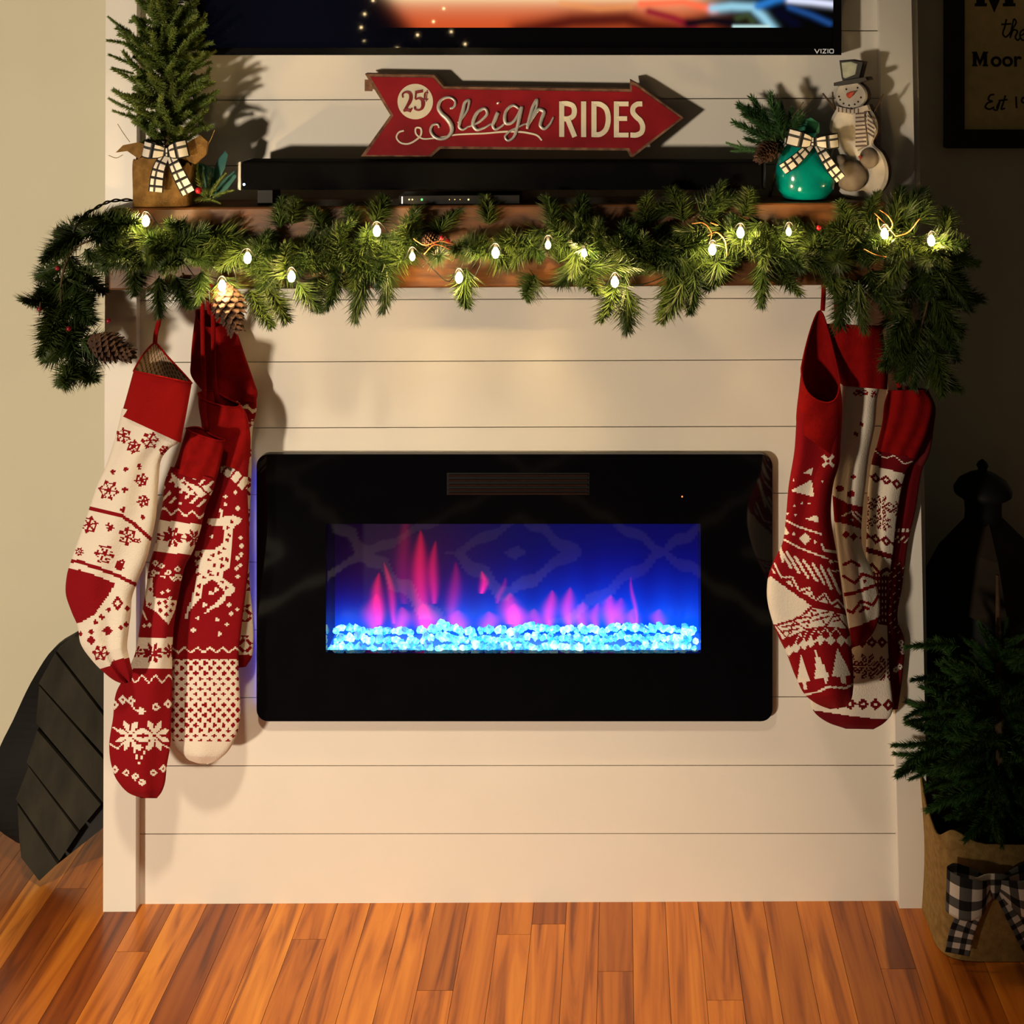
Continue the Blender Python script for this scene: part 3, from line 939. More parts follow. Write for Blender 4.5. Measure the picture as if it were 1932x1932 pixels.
def stocking_surface(name, sec, Y, thick, patt, m, root, step=2.3, fold=.0, nf=2.5, toe=False, raise_=0., apex=.5, dip=0., squeeze=.6,
                     open_top=False, skew=0., dY=0., line_col=None):
    sec = np.asarray(sec, float)
    mid = np.stack([(sec[:, 0] + sec[:, 2]) / 2, (sec[:, 1] + sec[:, 3]) / 2], 1)
    Lr = np.linalg.norm(np.diff(mid, axis=0), axis=1).sum()
    n = max(8, int(Lr / step))
    S = catmull(np.c_[mid * 1.0, sec], n)[:, 2:]
    wmax = np.hypot(sec[:, 2] - sec[:, 0], sec[:, 3] - sec[:, 1]).max()
    half = max(10, int(wmax / (step * 1.05)))
    M_ = 2 * half
    th = PI - np.arange(M_) * 2 * PI / M_          # left, over the front, right, back
    ct, st = np.cos(th), np.sin(th)
    u = (1 + np.sign(ct) * np.abs(ct)**.9) / 2
    dep = np.sign(st) * np.abs(st)**.75
    t = np.linspace(0, 1, n)[:, None]
    px = S[:, 0:1] + (S[:, 2:3] - S[:, 0:1]) * u[None]
    py = S[:, 1:2] + (S[:, 3:4] - S[:, 1:2]) * u[None]
    fx, fy = px.copy(), py.copy()
    width = np.hypot(S[:, 2] - S[:, 0], S[:, 3] - S[:, 1])[:, None]
    k = (1 - t)**2
    if raise_ or dip:
        bk = np.clip(-dep, 0, 1)[None]; frn = np.clip(dep, 0, 1)[None]
        ax = S[:, 0:1] + (S[:, 2:3] - S[:, 0:1]) * apex
        py = py - raise_ * bk * k + dip * frn * k
        px = px + (ax - px) * bk * k * squeeze
    tk = thick * np.minimum(1, width / (wmax * .55))
    if toe:
        e = np.clip((1 - t) / (30. / Lr * 1.2), 0, 1)
        tk = tk * np.sqrt(np.clip(1 - (1 - e)**2, .02, 1))
    fl = fold * np.sin(2 * PI * nf * u[None] + 3.2 * t * (1 + skew) + nf) * np.clip(dep, 0, 1)[None]
    Yv = Y - tk * dep[None] - fl + dY * t
    V = PA(px, py, Yv)
    Xc = (fx[:-1] + fx[1:]) / 2; Yc = (fy[:-1] + fy[1:]) / 2
    Xc = (Xc + np.roll(Xc, -1, 1)) / 2; Yc = (Yc + np.roll(Yc, -1, 1)) / 2
    C = None
    if patt is not None:
        wht, base_w, base_r = patt(Xc, Yc)
        C = np.where(wht[..., None], base_w, base_r).astype(np.float32)
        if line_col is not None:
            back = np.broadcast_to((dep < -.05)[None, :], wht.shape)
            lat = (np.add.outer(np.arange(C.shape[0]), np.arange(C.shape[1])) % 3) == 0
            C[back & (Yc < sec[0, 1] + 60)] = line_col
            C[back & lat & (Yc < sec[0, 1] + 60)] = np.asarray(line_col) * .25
    o = grid_obj(name, V, C, m, root, True, closed=True)
    return o, V


def cuff_lip(V, root, m, r=.0016):
    ring = [Vector(p) for p in V[0]]
    ring.append(ring[0]); ring.append(ring[1])
    MB().tube(ring, r, 6, caps=False).build('cuff_hem', m, root, smooth=True)


def toe_cap(V, root, m, name='toe_seam'):
    c = V[-1].mean(0)
    mb = MB(); n = V.shape[1]
    mb.add(list(map(tuple, V[-1])) + [tuple(c)], [(i, (i + 1) % n, n) for i in range(n)])
    mb.build(name, m, root)


def stocking(label, body, cuff, Y, thick, patt, loop, cuffkw={}, bodykw={}, cuff_thick=None, cuff_mat=None, toe_m=None):
    top = P((cuff[0][0] + cuff[0][2]) / 2, cuff[0][1], Y)
    root = thing('christmas_stocking', label, 'stocking', tuple(top), None)
    so, Vb = stocking_surface('sock', body, Y, thick, patt, M_KNIT, root, toe=True, **bodykw)
    toe_cap(Vb, so, toe_m or M_CUFF)
    cp = cuffkw.pop('patt', None)
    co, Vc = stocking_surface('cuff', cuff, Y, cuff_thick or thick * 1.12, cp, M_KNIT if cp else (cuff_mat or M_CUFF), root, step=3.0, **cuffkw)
    cuff_lip(Vc, co, cuff_mat or M_CUFF)
    if loop:
        lp = catmull([P(x, y, yy) for x, y, yy in loop], 16)
        MB().tube(lp, .0042, 8, flat=.45).build('hanging_loop', cuff_mat or M_CUFF, root, smooth=True)
    return root


# --- left group
def pat_snow(X, Y):
    r = np.zeros(X.shape, bool)
    for c in [(205, 925, 20), (168, 990, 17), (240, 1012, 18), (197, 1046, 20), (267, 905, 13), (270, 945, 12), (233, 822, 15), (252, 843, 13), (283, 831, 17), (190, 1232, 16), (225, 1068, 9), (310, 850, 10)]:
        r |= flake(X, Y, c, c[2], .25 + c[0] * .01, 1.9)
    for c in [(208, 994, 9), (150, 1041, 9), (228, 1063, 9), (261, 1020, 6)]:
        r |= star8(X, Y, c, c[2])
    for c in [(213, 890), (237, 886), (235, 924), (232, 962), (269, 977), (263, 880)]:
        r |= plus(X, Y, c, 5)
    r |= near(X, Y, [(160, 956), (190, 963), (230, 974), (252, 988), (286, 1018), (300, 1026)]) < 3.4
    r |= near(X, Y, [(128, 1057), (150, 1060), (185, 1072), (222, 1086), (262, 1106)]) < 3.4
    r |= inside(X, Y, [(126, 1072), (150, 1075), (185, 1087), (218, 1101), (200, 1130), (178, 1160), (147, 1177), (100, 1150), (100, 1090)])
    r |= diamond(X, Y, (222, 1138), 11, 15, .45)
    for c in [(205, 1150), (192, 1164), (180, 1174), (172, 1192), (240, 1148), (238, 1178)]:
        r |= diamond(X, Y, c, 6)
    for c in [(203, 1190, 10), (172, 1208, 9), (228, 1184, 5), (152, 1196, 5)]:
        r |= diamond(X, Y, c, c[2])
    r |= inside(X, Y, [(170, 1270), (191, 1262), (206, 1258), (213, 1246), (270, 1236), (280, 1310), (180, 1310)])
    return ~r, WHT, RED


LIN = np.array([.34, .24, .16])
STK = 'knitted stockings hung from the mantel'
s1 = stocking('cream knitted stocking with red snowflakes, red heel and plain red cuff', 
              [(230, 770, 346, 800), (226, 792, 338, 832), (214, 836, 320, 846), (200, 878, 304, 868), (186, 908, 299, 910), (172, 948, 294, 976), (160, 984, 287, 1012), (145, 1026, 277, 1054), (134, 1058, 262, 1092),
               (126, 1086, 254, 1112), (124, 1120, 250, 1124), (134, 1152, 248, 1136), (146, 1180, 247, 1156), (152, 1214, 243, 1188), (172, 1244, 240, 1222), (193, 1266, 246, 1250), (216, 1284, 250, 1272), (232, 1291, 248, 1285)],
              [(252, 700, 362, 723), (246, 722, 358, 746), (236, 758, 350, 790), (228, 784, 341, 836)], -.152, .026, pat_snow,
              [(292, 655, -.105), (294, 630, -.118), (300, 604, -.128), (301, 560, -.1285), (300, 540, -.1285)],
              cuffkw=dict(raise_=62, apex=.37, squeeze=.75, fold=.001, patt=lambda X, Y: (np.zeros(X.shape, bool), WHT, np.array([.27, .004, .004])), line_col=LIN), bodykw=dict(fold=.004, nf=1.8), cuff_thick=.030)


def pat_narrow(X, Y):
    w = np.zeros(X.shape, bool)
    Yt = Y - (X - 330) * .12
    # fretwork below the cuff
    band = (Yt > 898) & (Yt < 950)
    w |= band & (np.abs(((X + Y) / 10) % 2 - 1) < .34) & (np.abs(((X - Y) / 26) % 2 - 1) > .3)
    w |= inside(X, Y, [(322, 892), (345, 905), (372, 918), (392, 915), (400, 925), (380, 938), (355, 932), (330, 915)]) & (np.abs(((X - Y) / 12) % 2 - 1) > .25)
    w |= np.abs(Yt - 966 - 5 * np.sin(X / 4.2)) < 2.3
    w |= (Yt > 984) & (Yt < 1044)
    w &= ~(((Yt > 984) & (Yt < 1044)) & (star8(X, Yt, (326, 1014), 21) | star8(X, Yt, (366, 1012), 18) | star8(X, Yt, (290, 1016), 14) | (near(X, Yt, [(290, 1014), (370, 1014)]) < 1.5)))
    for c in [(293, 1062), (305, 1068), (318, 1080), (335, 1074), (290, 1080), (340, 1090), (328, 1092)]:
        w |= diamond(X, Y, c, 7, 6, .4)
    w |= np.abs(Yt - 1088 - 3 * np.sign(np.sin(X / 3.))) < 1.6
    fig = inside(X, Y, [(278, 1092), (288, 1090), (289, 1126), (334, 1134), (330, 1152), (318, 1178), (308, 1168), (292, 1152), (276, 1144), (273, 1112)])
    w |= fig
    for c in [(284, 1112), (282, 1140), (300, 1138), (314, 1144), (326, 1140), (302, 1152), (314, 1160), (322, 1152), (312, 1136)]:
        w &= ~plus(X, Y, c, 4)
    for c in [(306, 1118), (317, 1114), (320, 1128), (272, 1180), (282, 1180)]:
        w |= plus(X, Y, c, 4)
    w |= near(X, Y, [(268, 1150), (276, 1168)]) < 1.6
    b2 = (Y > 1203) & (Y < 1262)
    w |= b2
    w &= ~(b2 & (star8(X, Y, (288, 1232), 20) | star8(X, Y, (322, 1228), 15) | star8(X, Y, (258, 1230), 12) | (near(X, Y, [(250, 1232), (330, 1230)]) < 1.5)))
    w |= (np.abs(Y - 1281 - 6 * np.sin(X / 4.0 + .5)) < 2.0) & (X > 244)
    for c in [(232, 1320), (247, 1322), (266, 1341), (294, 1334), (317, 1328), (216, 1330)]:
        w |= diamond(X, Y, c, 9, 9, .32)
    w |= near(X, Y, [(247, 1328), (256, 1340)]) < 1.3
    for c in [(246, 1388), (292, 1388)]:
        w |= star8(X, Y, c, 30) & ~diamond(X, Y, (c[0] - 24, c[1]), 8, 8, .4)
    w |= diamond(X, Y, (262, 1410), 7) | (near(X, Y, [(213, 1372), (245, 1392), (262, 1440), (285, 1395), (320, 1412)]) < 1.3) | (near(X, Y, [(208, 1404), (222, 1412), (240, 1395)]) < 1.5)
    for c in [(217, 1452), (238, 1458), (255, 1465), (268, 1476), (290, 1458), (308, 1450)]:
        w |= diamond(X, Y, c, 8, 8, .3)
    return w, WHT, RED


s2 = stocking('narrow folded red stocking with white starflower bands and a long red toe',
              [(322, 880, 408, 905), (312, 905, 403, 922), (307, 948, 388, 958), (300, 985, 378, 1000), (290, 1038, 360, 1048), (284, 1056, 352, 1062), (275, 1114, 338, 1118), (264, 1181, 328, 1183), (254, 1235, 325, 1237),
               (236, 1275, 325, 1275), (221, 1302, 325, 1300), (213, 1356, 323, 1356), (206, 1410, 321, 1410), (210, 1443, 315, 1444), (222, 1474, 311, 1478), (244, 1497, 304, 1496), (268, 1506, 296, 1506)],
              [(352, 808, 424, 830), (344, 834, 420, 856), (330, 878, 409, 902), (325, 890, 405, 915)], -.108, .018, pat_narrow,
              [(390, 812, -.09), (388, 790, -.085), (384, 700, -.085), (382, 560, -.1275), (382, 535, -.1275)], cuffkw=dict(dip=6, raise_=6, fold=.002), bodykw=dict(fold=.006, nf=1.2))
zA = zc(330, 860, 150 / 724.)
DEER = zA([(415, 560), (530, 540), (610, 570), (605, 600), (550, 640), (535, 660), (515, 850), (515, 880), (505, 1010), (440, 1060), (435, 1110), (520, 1170), (555, 1220), (500, 1280), (400, 1370), (265, 1440), (300, 1400), (380, 1330), (460, 1250),
           (380, 1150), (340, 1125), (260, 1180), (240, 1290), (190, 1340), (130, 1420), (115, 1480), (95, 1480), (105, 1400), (150, 1320), (180, 1180), (200, 1100), (190, 1000), (180, 870), (240, 860), (350, 860), (440, 790), (455, 690), (430, 640), (300, 630), (300, 570), (380, 575)])
DEER_P = zA([(480, 655), (495, 720), (475, 765), (450, 850), (405, 885), (345, 905), (240, 900), (210, 935), (310, 950), (425, 940), (475, 945), (205, 1010), (360, 995), (427, 1003), (310, 1050), (390, 1075), (265, 1110), (328, 1090), (215, 1080), (430, 1145), (225, 1185), (470, 1205), (205, 1265), (475, 1290), (518, 598)])
RED_P = zA([(465, 370), (550, 335), (460, 440), (570, 480), (335, 735), (600, 745), (610, 818), (603, 897), (567, 935), (595, 997), (560, 1025), (573, 1100), (373, 1222), (328, 1255), (268, 1355), (490, 1355), (567, 1395), (513, 1437), (205, 1475), (385, 1495), (477, 1535), (165, 1585), (408, 1620)])
BAND3 = zA([(420, 100), (520, 80), (620, 190), (690, 200), (690, 300), (610, 310), (520, 220), (420, 160)])
HORN = zA([(405, 480), (435, 490), (440, 560), (415, 560)])


def pat_deer(X, Y):
    w = inside(X, Y, DEER) | inside(X, Y, BAND3) | inside(X, Y, HORN)
    for c in DEER_P:
        w &= ~plus(X, Y, c, 3.8)
    for c in RED_P:
        w |= plus(X, Y, c, 4.2)
    w &= ~(inside(X, Y, BAND3) & (np.abs(((X + .8 * Y) / 11) % 2 - 1) < .22))
    tri = np.abs((X / 12.) % 2 - 1) * 10 - 5
    w |= np.abs(Y - 1226.5 - tri) < 2.0
    low = Y > 1243
    row = np.round((Y - 1251) / 9.8)
    xo = (X - 334 - (row % 2) * 8.8) / 17.6
    dx = np.abs(xo - np.round(xo)) * 17.6; dy = np.abs(Y - 1251 - row * 9.8)
    pl = ((dx < 1.9) & (dy < 4.3)) | ((dy < 1.9) & (dx < 4.3))
    w = np.where(low, ~(pl & (Y < 1398)), w)
    return w, WHT, RED


s3 = stocking('large red stocking with a white reindeer and a cream dotted toe',
              [(384, 850, 470, 870), (384, 885, 468, 896), (380, 925, 467, 926), (360, 990, 470, 990), (344, 1050, 470, 1050), (330, 1115, 464, 1115), (324, 1180, 456, 1180), (322, 1243, 450, 1243), (322, 1300, 452, 1300), (322, 1356, 453, 1356),
               (324, 1390, 445, 1390), (334, 1416, 428, 1420), (356, 1434, 405, 1437), (372, 1440, 392, 1442)],
              [(374, 742, 452, 762), (374, 760, 462, 775), (380, 800, 472, 815), (384, 850, 470, 872), (392, 868, 467, 893)], -.066, .020, pat_deer,
              [(410, 760, -.06), (405, 720, -.06), (402, 600, -.085), (400, 552, -.1275), (400, 535, -.1275)], cuffkw=dict(fold=.005, nf=1.6, dip=12, raise_=10, skew=1.0), bodykw=dict(fold=.002, nf=1.3), cuff_thick=.022,
              toe_m=mat('cream_knit', (.80, .72, .62), .95, noise=.1, nscale=60))


def pat_lace(X, Y):
    w = (Y > 790) & (Y < 1236)
    k = (np.abs(((X + Y) / 14) % 2 - 1) < .3) ^ (np.abs(((X - Y) / 14) % 2 - 1) < .3)
    w &= ~(k & (Y % 60 < 34))
    w |= np.abs(Y - 764 - (X - 450) * .35 - 3 * np.sin(X / 3.)) < 3.5
    return w, WHT, RED


s4 = stocking('rearmost red stocking beside the fireplace with a patterned cream leg mostly hidden',
              [(384, 735, 484, 748), (384, 770, 484, 775), (390, 800, 478, 800), (392, 900, 474, 900), (395, 1000, 471, 1000), (400, 1100, 471, 1100), (405, 1165, 477, 1165), (412, 1215, 478, 1215), (422, 1245, 474, 1242), (438, 1262, 464, 1258)],
              [(370, 585, 424, 592), (364, 630, 446, 626), (360, 680, 464, 676), (362, 712, 480, 722), (380, 735, 486, 745), (392, 748, 482, 760)], -.028, .010, pat_lace,
              [(395, 592, -.05), (392, 570, -.10), (390, 552, -.128), (390, 536, -.128)], cuffkw=dict(fold=.006, nf=1.4, skew=.5, dip=30), bodykw=dict(fold=.001), cuff_thick=.013)

# --- right group
zB = zc(1430, 860, 190 / 734.)


def pat_tree(X, Y):
    w = np.zeros(X.shape, bool)
    for L in ([(330, 125), (398, 85), (395, 140)], [(235, 255), (390, 175), (410, 300)], [(340, 460), (435, 430), (440, 485)], [(185, 490), (230, 570), (178, 575)], [(455, 630), (475, 640), (490, 695), (470, 680)],
              [(200, 915), (235, 912), (265, 965)], [(330, 1000), (370, 985), (400, 1045)], [(440, 1060), (490, 1035), (512, 1078)], [(100, 815), (135, 862), (108, 852)], [(555, 1105), (580, 1080), (605, 1112)],
              [(92, 878), (240, 985), (390, 1092), (330, 1150), (250, 1192), (120, 1232), (30, 1200), (30, 920)],
              [(125, 1245), (280, 1200), (350, 1155), (405, 1108), (520, 1130), (650, 1165), (670, 1262), (480, 1240), (380, 1255), (180, 1338)]):
        w |= inside(X, Y, zB(L))
    for pts, wd in (([(195, 465), (290, 515), (460, 570)], 12), ([(180, 605), (300, 670), (510, 750)], 12), ([(485, 690), (585, 705)], 12), ([(540, 840), (620, 840)], 10), ([(520, 770), (600, 775)], 9),
                    ([(120, 785), (170, 885), (250, 885), (300, 985), (370, 960), (420, 1055), (490, 1000), (535, 1080), (580, 1050), (630, 1105)], 11),
                    ([(345, 1738), (440, 1720), (510, 1685), (640, 1692), (700, 1664)], 14)):
        w |= near(X, Y, zB(pts)) < wd * .5 * .259 * 1.15
    for a_, b_ in (((160, 660), (182, 770)), ((165, 690), (240, 812)), ((210, 700), (300, 852)), ((270, 735), (362, 882)), ((335, 765), (428, 908)), ((400, 785), (482, 928)), ((460, 805), (535, 970)), ((515, 830), (598, 1002))):
        w |= near(X, Y, zB([a_, b_])) < 2.6
    for c, r in (((343, 605), 44), ((262, 572), 14), ((415, 630), 14), ((530, 770), 16)):
        c = zB([c])[0]; w |= diamond(X, Y, c, r * .259)
    c = zB([(512, 38)])[0]
    dx, dy = X - c[0], Y - c[1]
    w |= (np.abs(np.abs(dx) - np.abs(dy)) < 4.5) & (np.hypot(dx, dy) < 15) & (np.hypot(dx, dy) > 3)
    # red tracery on the white instep band
    for pts in ([(140, 1245), (210, 1330), (265, 1205), (350, 1265), (408, 1112), (500, 1240), (562, 1142), (650, 1255)], [(240, 1300), (250, 1225)]):
        w &= ~(near(X, Y, zB(pts)) < 1.3)
    for c in ((205, 1265), (270, 1255), (340, 1200), (420, 1185), (490, 1165), (570, 1190)):
        for dy in (-22, 12):
            w &= ~(near(X, Y, zB([(c[0] - 26, c[1] + dy + 6), (c[0] + 26, c[1] + dy - 6)])) < 1.5)
    DC = [(275, 1400), (335, 1375), (385, 1360), (455, 1340), (530, 1345), (605, 1345), (668, 1350), (225, 1420)]
    for c in DC:
        cc = zB([c])[0]; w |= diamond(X, Y, cc, 38 * .259, 40 * .259)
    for a_, b_ in zip(DC[:5], DC[1:6]):
        mx_ = ((a_[0] + b_[0]) / 2, (a_[1] + b_[1]) / 2)
        w |= near(X, Y, zB([(a_[0], a_[1] - 40), (mx_[0], mx_[1] - 90), (b_[0], b_[1] - 40)])) < .9
    for ap, bl, br, tr in (((312, 1450), (283, 1650), (382, 1646), (322, 350, 1702)), ((417, 1415), (408, 1632), (518, 1612), (474, 502, 1662)), ((577, 1398), (540, 1612), (678, 1602), (600, 636, 1662))):
        w |= inside(X, Y, zB([ap, (bl[0] + 12, bl[1] - 70), bl, br, (br[0] - 28, br[1] - 70)]))
        w |= inside(X, Y, zB([(tr[0], bl[1] - 15), (tr[1], bl[1] - 18), (tr[1] + 8, tr[2]), (tr[0] + 12, tr[2])]))
    for c in ((260, 175), (265, 365), (320, 345), (215, 420), (275, 430), (470, 185), (375, 345)):
        w |= plus(X, Y, zB([c])[0], 2.2)
    return w, WHT, RED


r1 = stocking('red stocking with white fir trees, cream heel and open cuff',
              [(1503, 775, 1588, 800), (1502, 800, 1586, 840), (1499, 847, 1584, 872), (1488, 916, 1572, 915), (1483, 973, 1568, 975), (1476, 1025, 1578, 1040), (1458, 1062, 1587, 1100), (1448, 1096, 1592, 1138), (1447, 1125, 1596, 1155), (1456, 1168, 1600, 1178), (1468, 1200, 1604, 1200),
               (1482, 1228, 1607, 1228), (1502, 1279, 1610, 1265), (1520, 1312, 1610, 1297), (1547, 1331, 1605, 1322), (1566, 1338, 1596, 1334)],
              [(1512, 694, 1584, 718), (1508, 730, 1588, 748), (1502, 786, 1588, 805), (1504, 812, 1580, 866)], -.165, .034, pat_tree,
              [(1552, 586, -.150), (1553, 570, -.142), (1554, 552, -.1285), (1554, 536, -.1285)], cuffkw=dict(raise_=118, dip=52, apex=.52, squeeze=.62, fold=.002, nf=1.), bodykw=dict(fold=.006, nf=1.1), cuff_thick=.040)
zD = zc(1540, 700, 240 / 1159.); zE = zc(1540, 1060, 240 / 1364.)


def pat_dots(X, Y):
    r = np.zeros(X.shape, bool)
    for c in zD([(413, 483), (363, 575)]):
        r |= plus(X, Y, c, 5)
    for c in zD([(400, 205), (525, 215), (440, 200), (365, 200)]):
        r |= star8(X, Y, c, 7)
    r |= plus(X, Y, zD([(335, 965)])[0], 4.5)
    for c in zD([(315, 1120), (215, 1070)]):
        r |= ((X - c[0]) / 7)**2 + ((Y - c[1]) / 6.5)**2 < 1
    r |= inside(X, Y, zD([(100, 1110), (200, 1160), (300, 1212), (470, 1250), (470, 1460), (300, 1400), (100, 1360)]))
    r &= ~(near(X, Y, zD([(240, 1320), (320, 1280), (400, 1370), (450, 1410)])) < 1.8)
    r &= ~(near(X, Y, zD([(360, 1285), (440, 1350)])) < 1.6)
    r &= ~(near(X, Y, zD([(325, 1352), (330, 1356)])) < 2)
    for c in zD([(270, 1490), (340, 1510), (430, 1520)]):
        r |= diamond(X, Y, c, 8)
    for pts, wd in (([(290, 150), (420, 230), (490, 130), (600, 165), (680, 200)], 2.8), ([(250, 360), (330, 350), (450, 320), (650, 245), (700, 225)], 3.2), ([(330, 520), (390, 545), (480, 420), (610, 462), (660, 370)], 2.8), ([(478, 535), (508, 490), (558, 502)], 3), ([(300, 30), (380, -10), (460, 40)], 3)):
        r |= near(X, Y, zE(pts)) < wd
    r |= diamond(X, Y, zE([(518, 203)])[0], 4.5)
    r |= inside(X, Y, zE([(300, 720), (480, 675), (690, 585), (760, 700), (620, 960), (300, 980)]))
    return ~r, WHT, RED


r2 = stocking('cream stocking with small red dots and a red toe, behind the fir tree stocking',
              [(1588, 715, 1664, 720), (1584, 738, 1657, 742), (1580, 800, 1651, 800), (1574, 862, 1639, 862), (1570, 916, 1633, 916), (1572, 958, 1628, 958), (1580, 1035, 1628, 1035), (1586, 1085, 1646, 1078), (1592, 1120, 1655, 1110), (1598, 1156, 1660, 1145), (1602, 1184, 1657, 1170), (1604, 1208, 1646, 1196), (1608, 1222, 1630, 1215)],
              [(1556, 612, 1664, 616), (1556, 650, 1670, 655), (1570, 690, 1675, 700), (1588, 728, 1674, 735)], -.105, .020, pat_dots,
              [(1580, 615, -.085), (1578, 590, -.10), (1577, 552, -.128), (1576, 536, -.128)], cuffkw=dict(fold=.002), bodykw=dict(fold=.005, nf=1.2), cuff_thick=.032)


def pat_fair(X, Y):
    w = np.ones(X.shape, bool)
    # slanted rows
    Yt = Y - (X - 1670) * .28
    w &= ~((Yt > 845) & (Yt < 884))
    w |= np.abs(Yt - 860 - 4 * np.sin(X / 6.)) < 1.2
    for yc in (905, 1020):
        for k in range(7):
            c = (1592 + k * 20, yc + (k % 2) * 2)
            w &= ~diamond(X, Yt, c, 11, 10, .36)
    for c, r_ in (((1663, 955), 21), ((1664, 985), 20), ((1632, 962), 18), ((1696, 955), 17), ((1632, 992), 17)):
        w &= ~(star8(X, Yt, c, r_) & (np.abs(((X + Yt) / 3.2) % 2 - 1) > .25))
    w &= ~((Yt > 1042) & (Yt < 1052))
    w &= ~(np.abs(Yt - 1072 - np.abs(((X - 1660) / 14) % 2 - 1) * 12) < 4)
    w &= ~((Yt > 1085) & (Yt < 1180) & ((np.abs((X / 3.) % 2 - 1) > .35) | (np.abs((Y / 6.) % 2 - 1) > .4)))
    low = Y > 1195
    for k in range(7):
        w &= ~diamond(X, Y, (1588 + k * 19, 1212), 10, 11, .3)
        w &= ~diamond(X, Y, (1580 + k * 24, 1327 + k * .7), 12, 12, .28)
    for c in ((1637, 1258), (1600, 1258), (1672, 1262)):
        w &= ~(star8(X, Y, c, 27) & (np.abs(((X + Y) / 4.) % 2 - 1) > .28))
    w &= ~(Y > np.interp(X, [1510, 1540, 1600, 1650, 1690], [1333, 1341, 1350, 1356, 1357]))
    return w, WHT * .95, DRED


r3 = stocking('cream and dark red Nordic patterned stocking with the longest dark red toe',
              [(1652, 845, 1728, 865), (1645, 870, 1712, 885), (1640, 900, 1705, 905), (1636, 973, 1692, 975), (1634, 1040, 1685, 1040), (1632, 1108, 1675, 1108), (1606, 1170, 1674, 1180), (1570, 1230, 1676, 1230), (1545, 1280, 1680, 1285), (1528, 1322, 1684, 1330), (1536, 1343, 1682, 1347), (1560, 1362, 1668, 1364), (1596, 1375, 1648, 1376)],
              [(1676, 738, 1744, 736), (1670, 755, 1756, 752), (1664, 800, 1752, 805), (1652, 850, 1728, 866)], -.062, .015, pat_fair,
              [(1700, 742, -.06), (1690, 700, -.07), (1680, 600, -.10), (1660, 548, -.128), (1656, 536, -.128)], cuffkw=dict(fold=.003), bodykw=dict(fold=.003, nf=1.3), cuff_thick=.018, toe_m=mat('dark_red_knit', (.13, .003, .007), .95, noise=.1, nscale=60))


def pat_dark(X, Y):
    w = np.zeros(X.shape, bool)
    w |= (np.abs(Y - 1000) < 3) & (np.abs((X / 4.) % 2 - 1) > .4)
    w |= (np.abs(Y - 1018) < 6) & (np.abs(((X + Y) / 6.) % 2 - 1) < .3)
    w |= (Y > 1060) & (Y < 1195) & (np.abs(((X + Y) / 8) % 2 - 1) < .14) & (np.abs(((X - Y) / 8) % 2 - 1) < .5)
    for c in ((1702, 1222), (1698, 1258), (1690, 1264), (1704, 1230), (1700, 1212)):
        w |= diamond(X, Y, c, 6, 6, .3)
    return w, WHT * .9, DRED


r4 = stocking('rearmost dark red stocking hanging over the right fireplace leg',
              [(1690, 855, 1746, 865), (1682, 900, 1738, 895), (1676, 973, 1725, 973), (1672, 1010, 1716, 1010), (1668, 1108, 1702, 1108), (1664, 1170, 1694, 1170), (1668, 1210, 1706, 1205), (1670, 1267, 1704, 1262), (1672, 1310, 1699, 1305), (1678, 1340, 1694, 1338)],
              [(1708, 730, 1752, 736), (1704, 765, 1765, 768), (1702, 800, 1762, 805), (1696, 845, 1752, 860), (1692, 868, 1742, 880)], -.033, .009, pat_dark,
              [(1725, 735, -.05), (1712, 690, -.07), (1690, 600, -.10), (1668, 548, -.128), (1664, 536, -.128)], cuffkw=dict(fold=.002), bodykw=dict(fold=.001), cuff_thick=.011, cuff_mat=MATS['dark_red_knit'])
for s in (s1, s2, s3, s4, r1, r2, r3, r4):
    s['group'] = STK

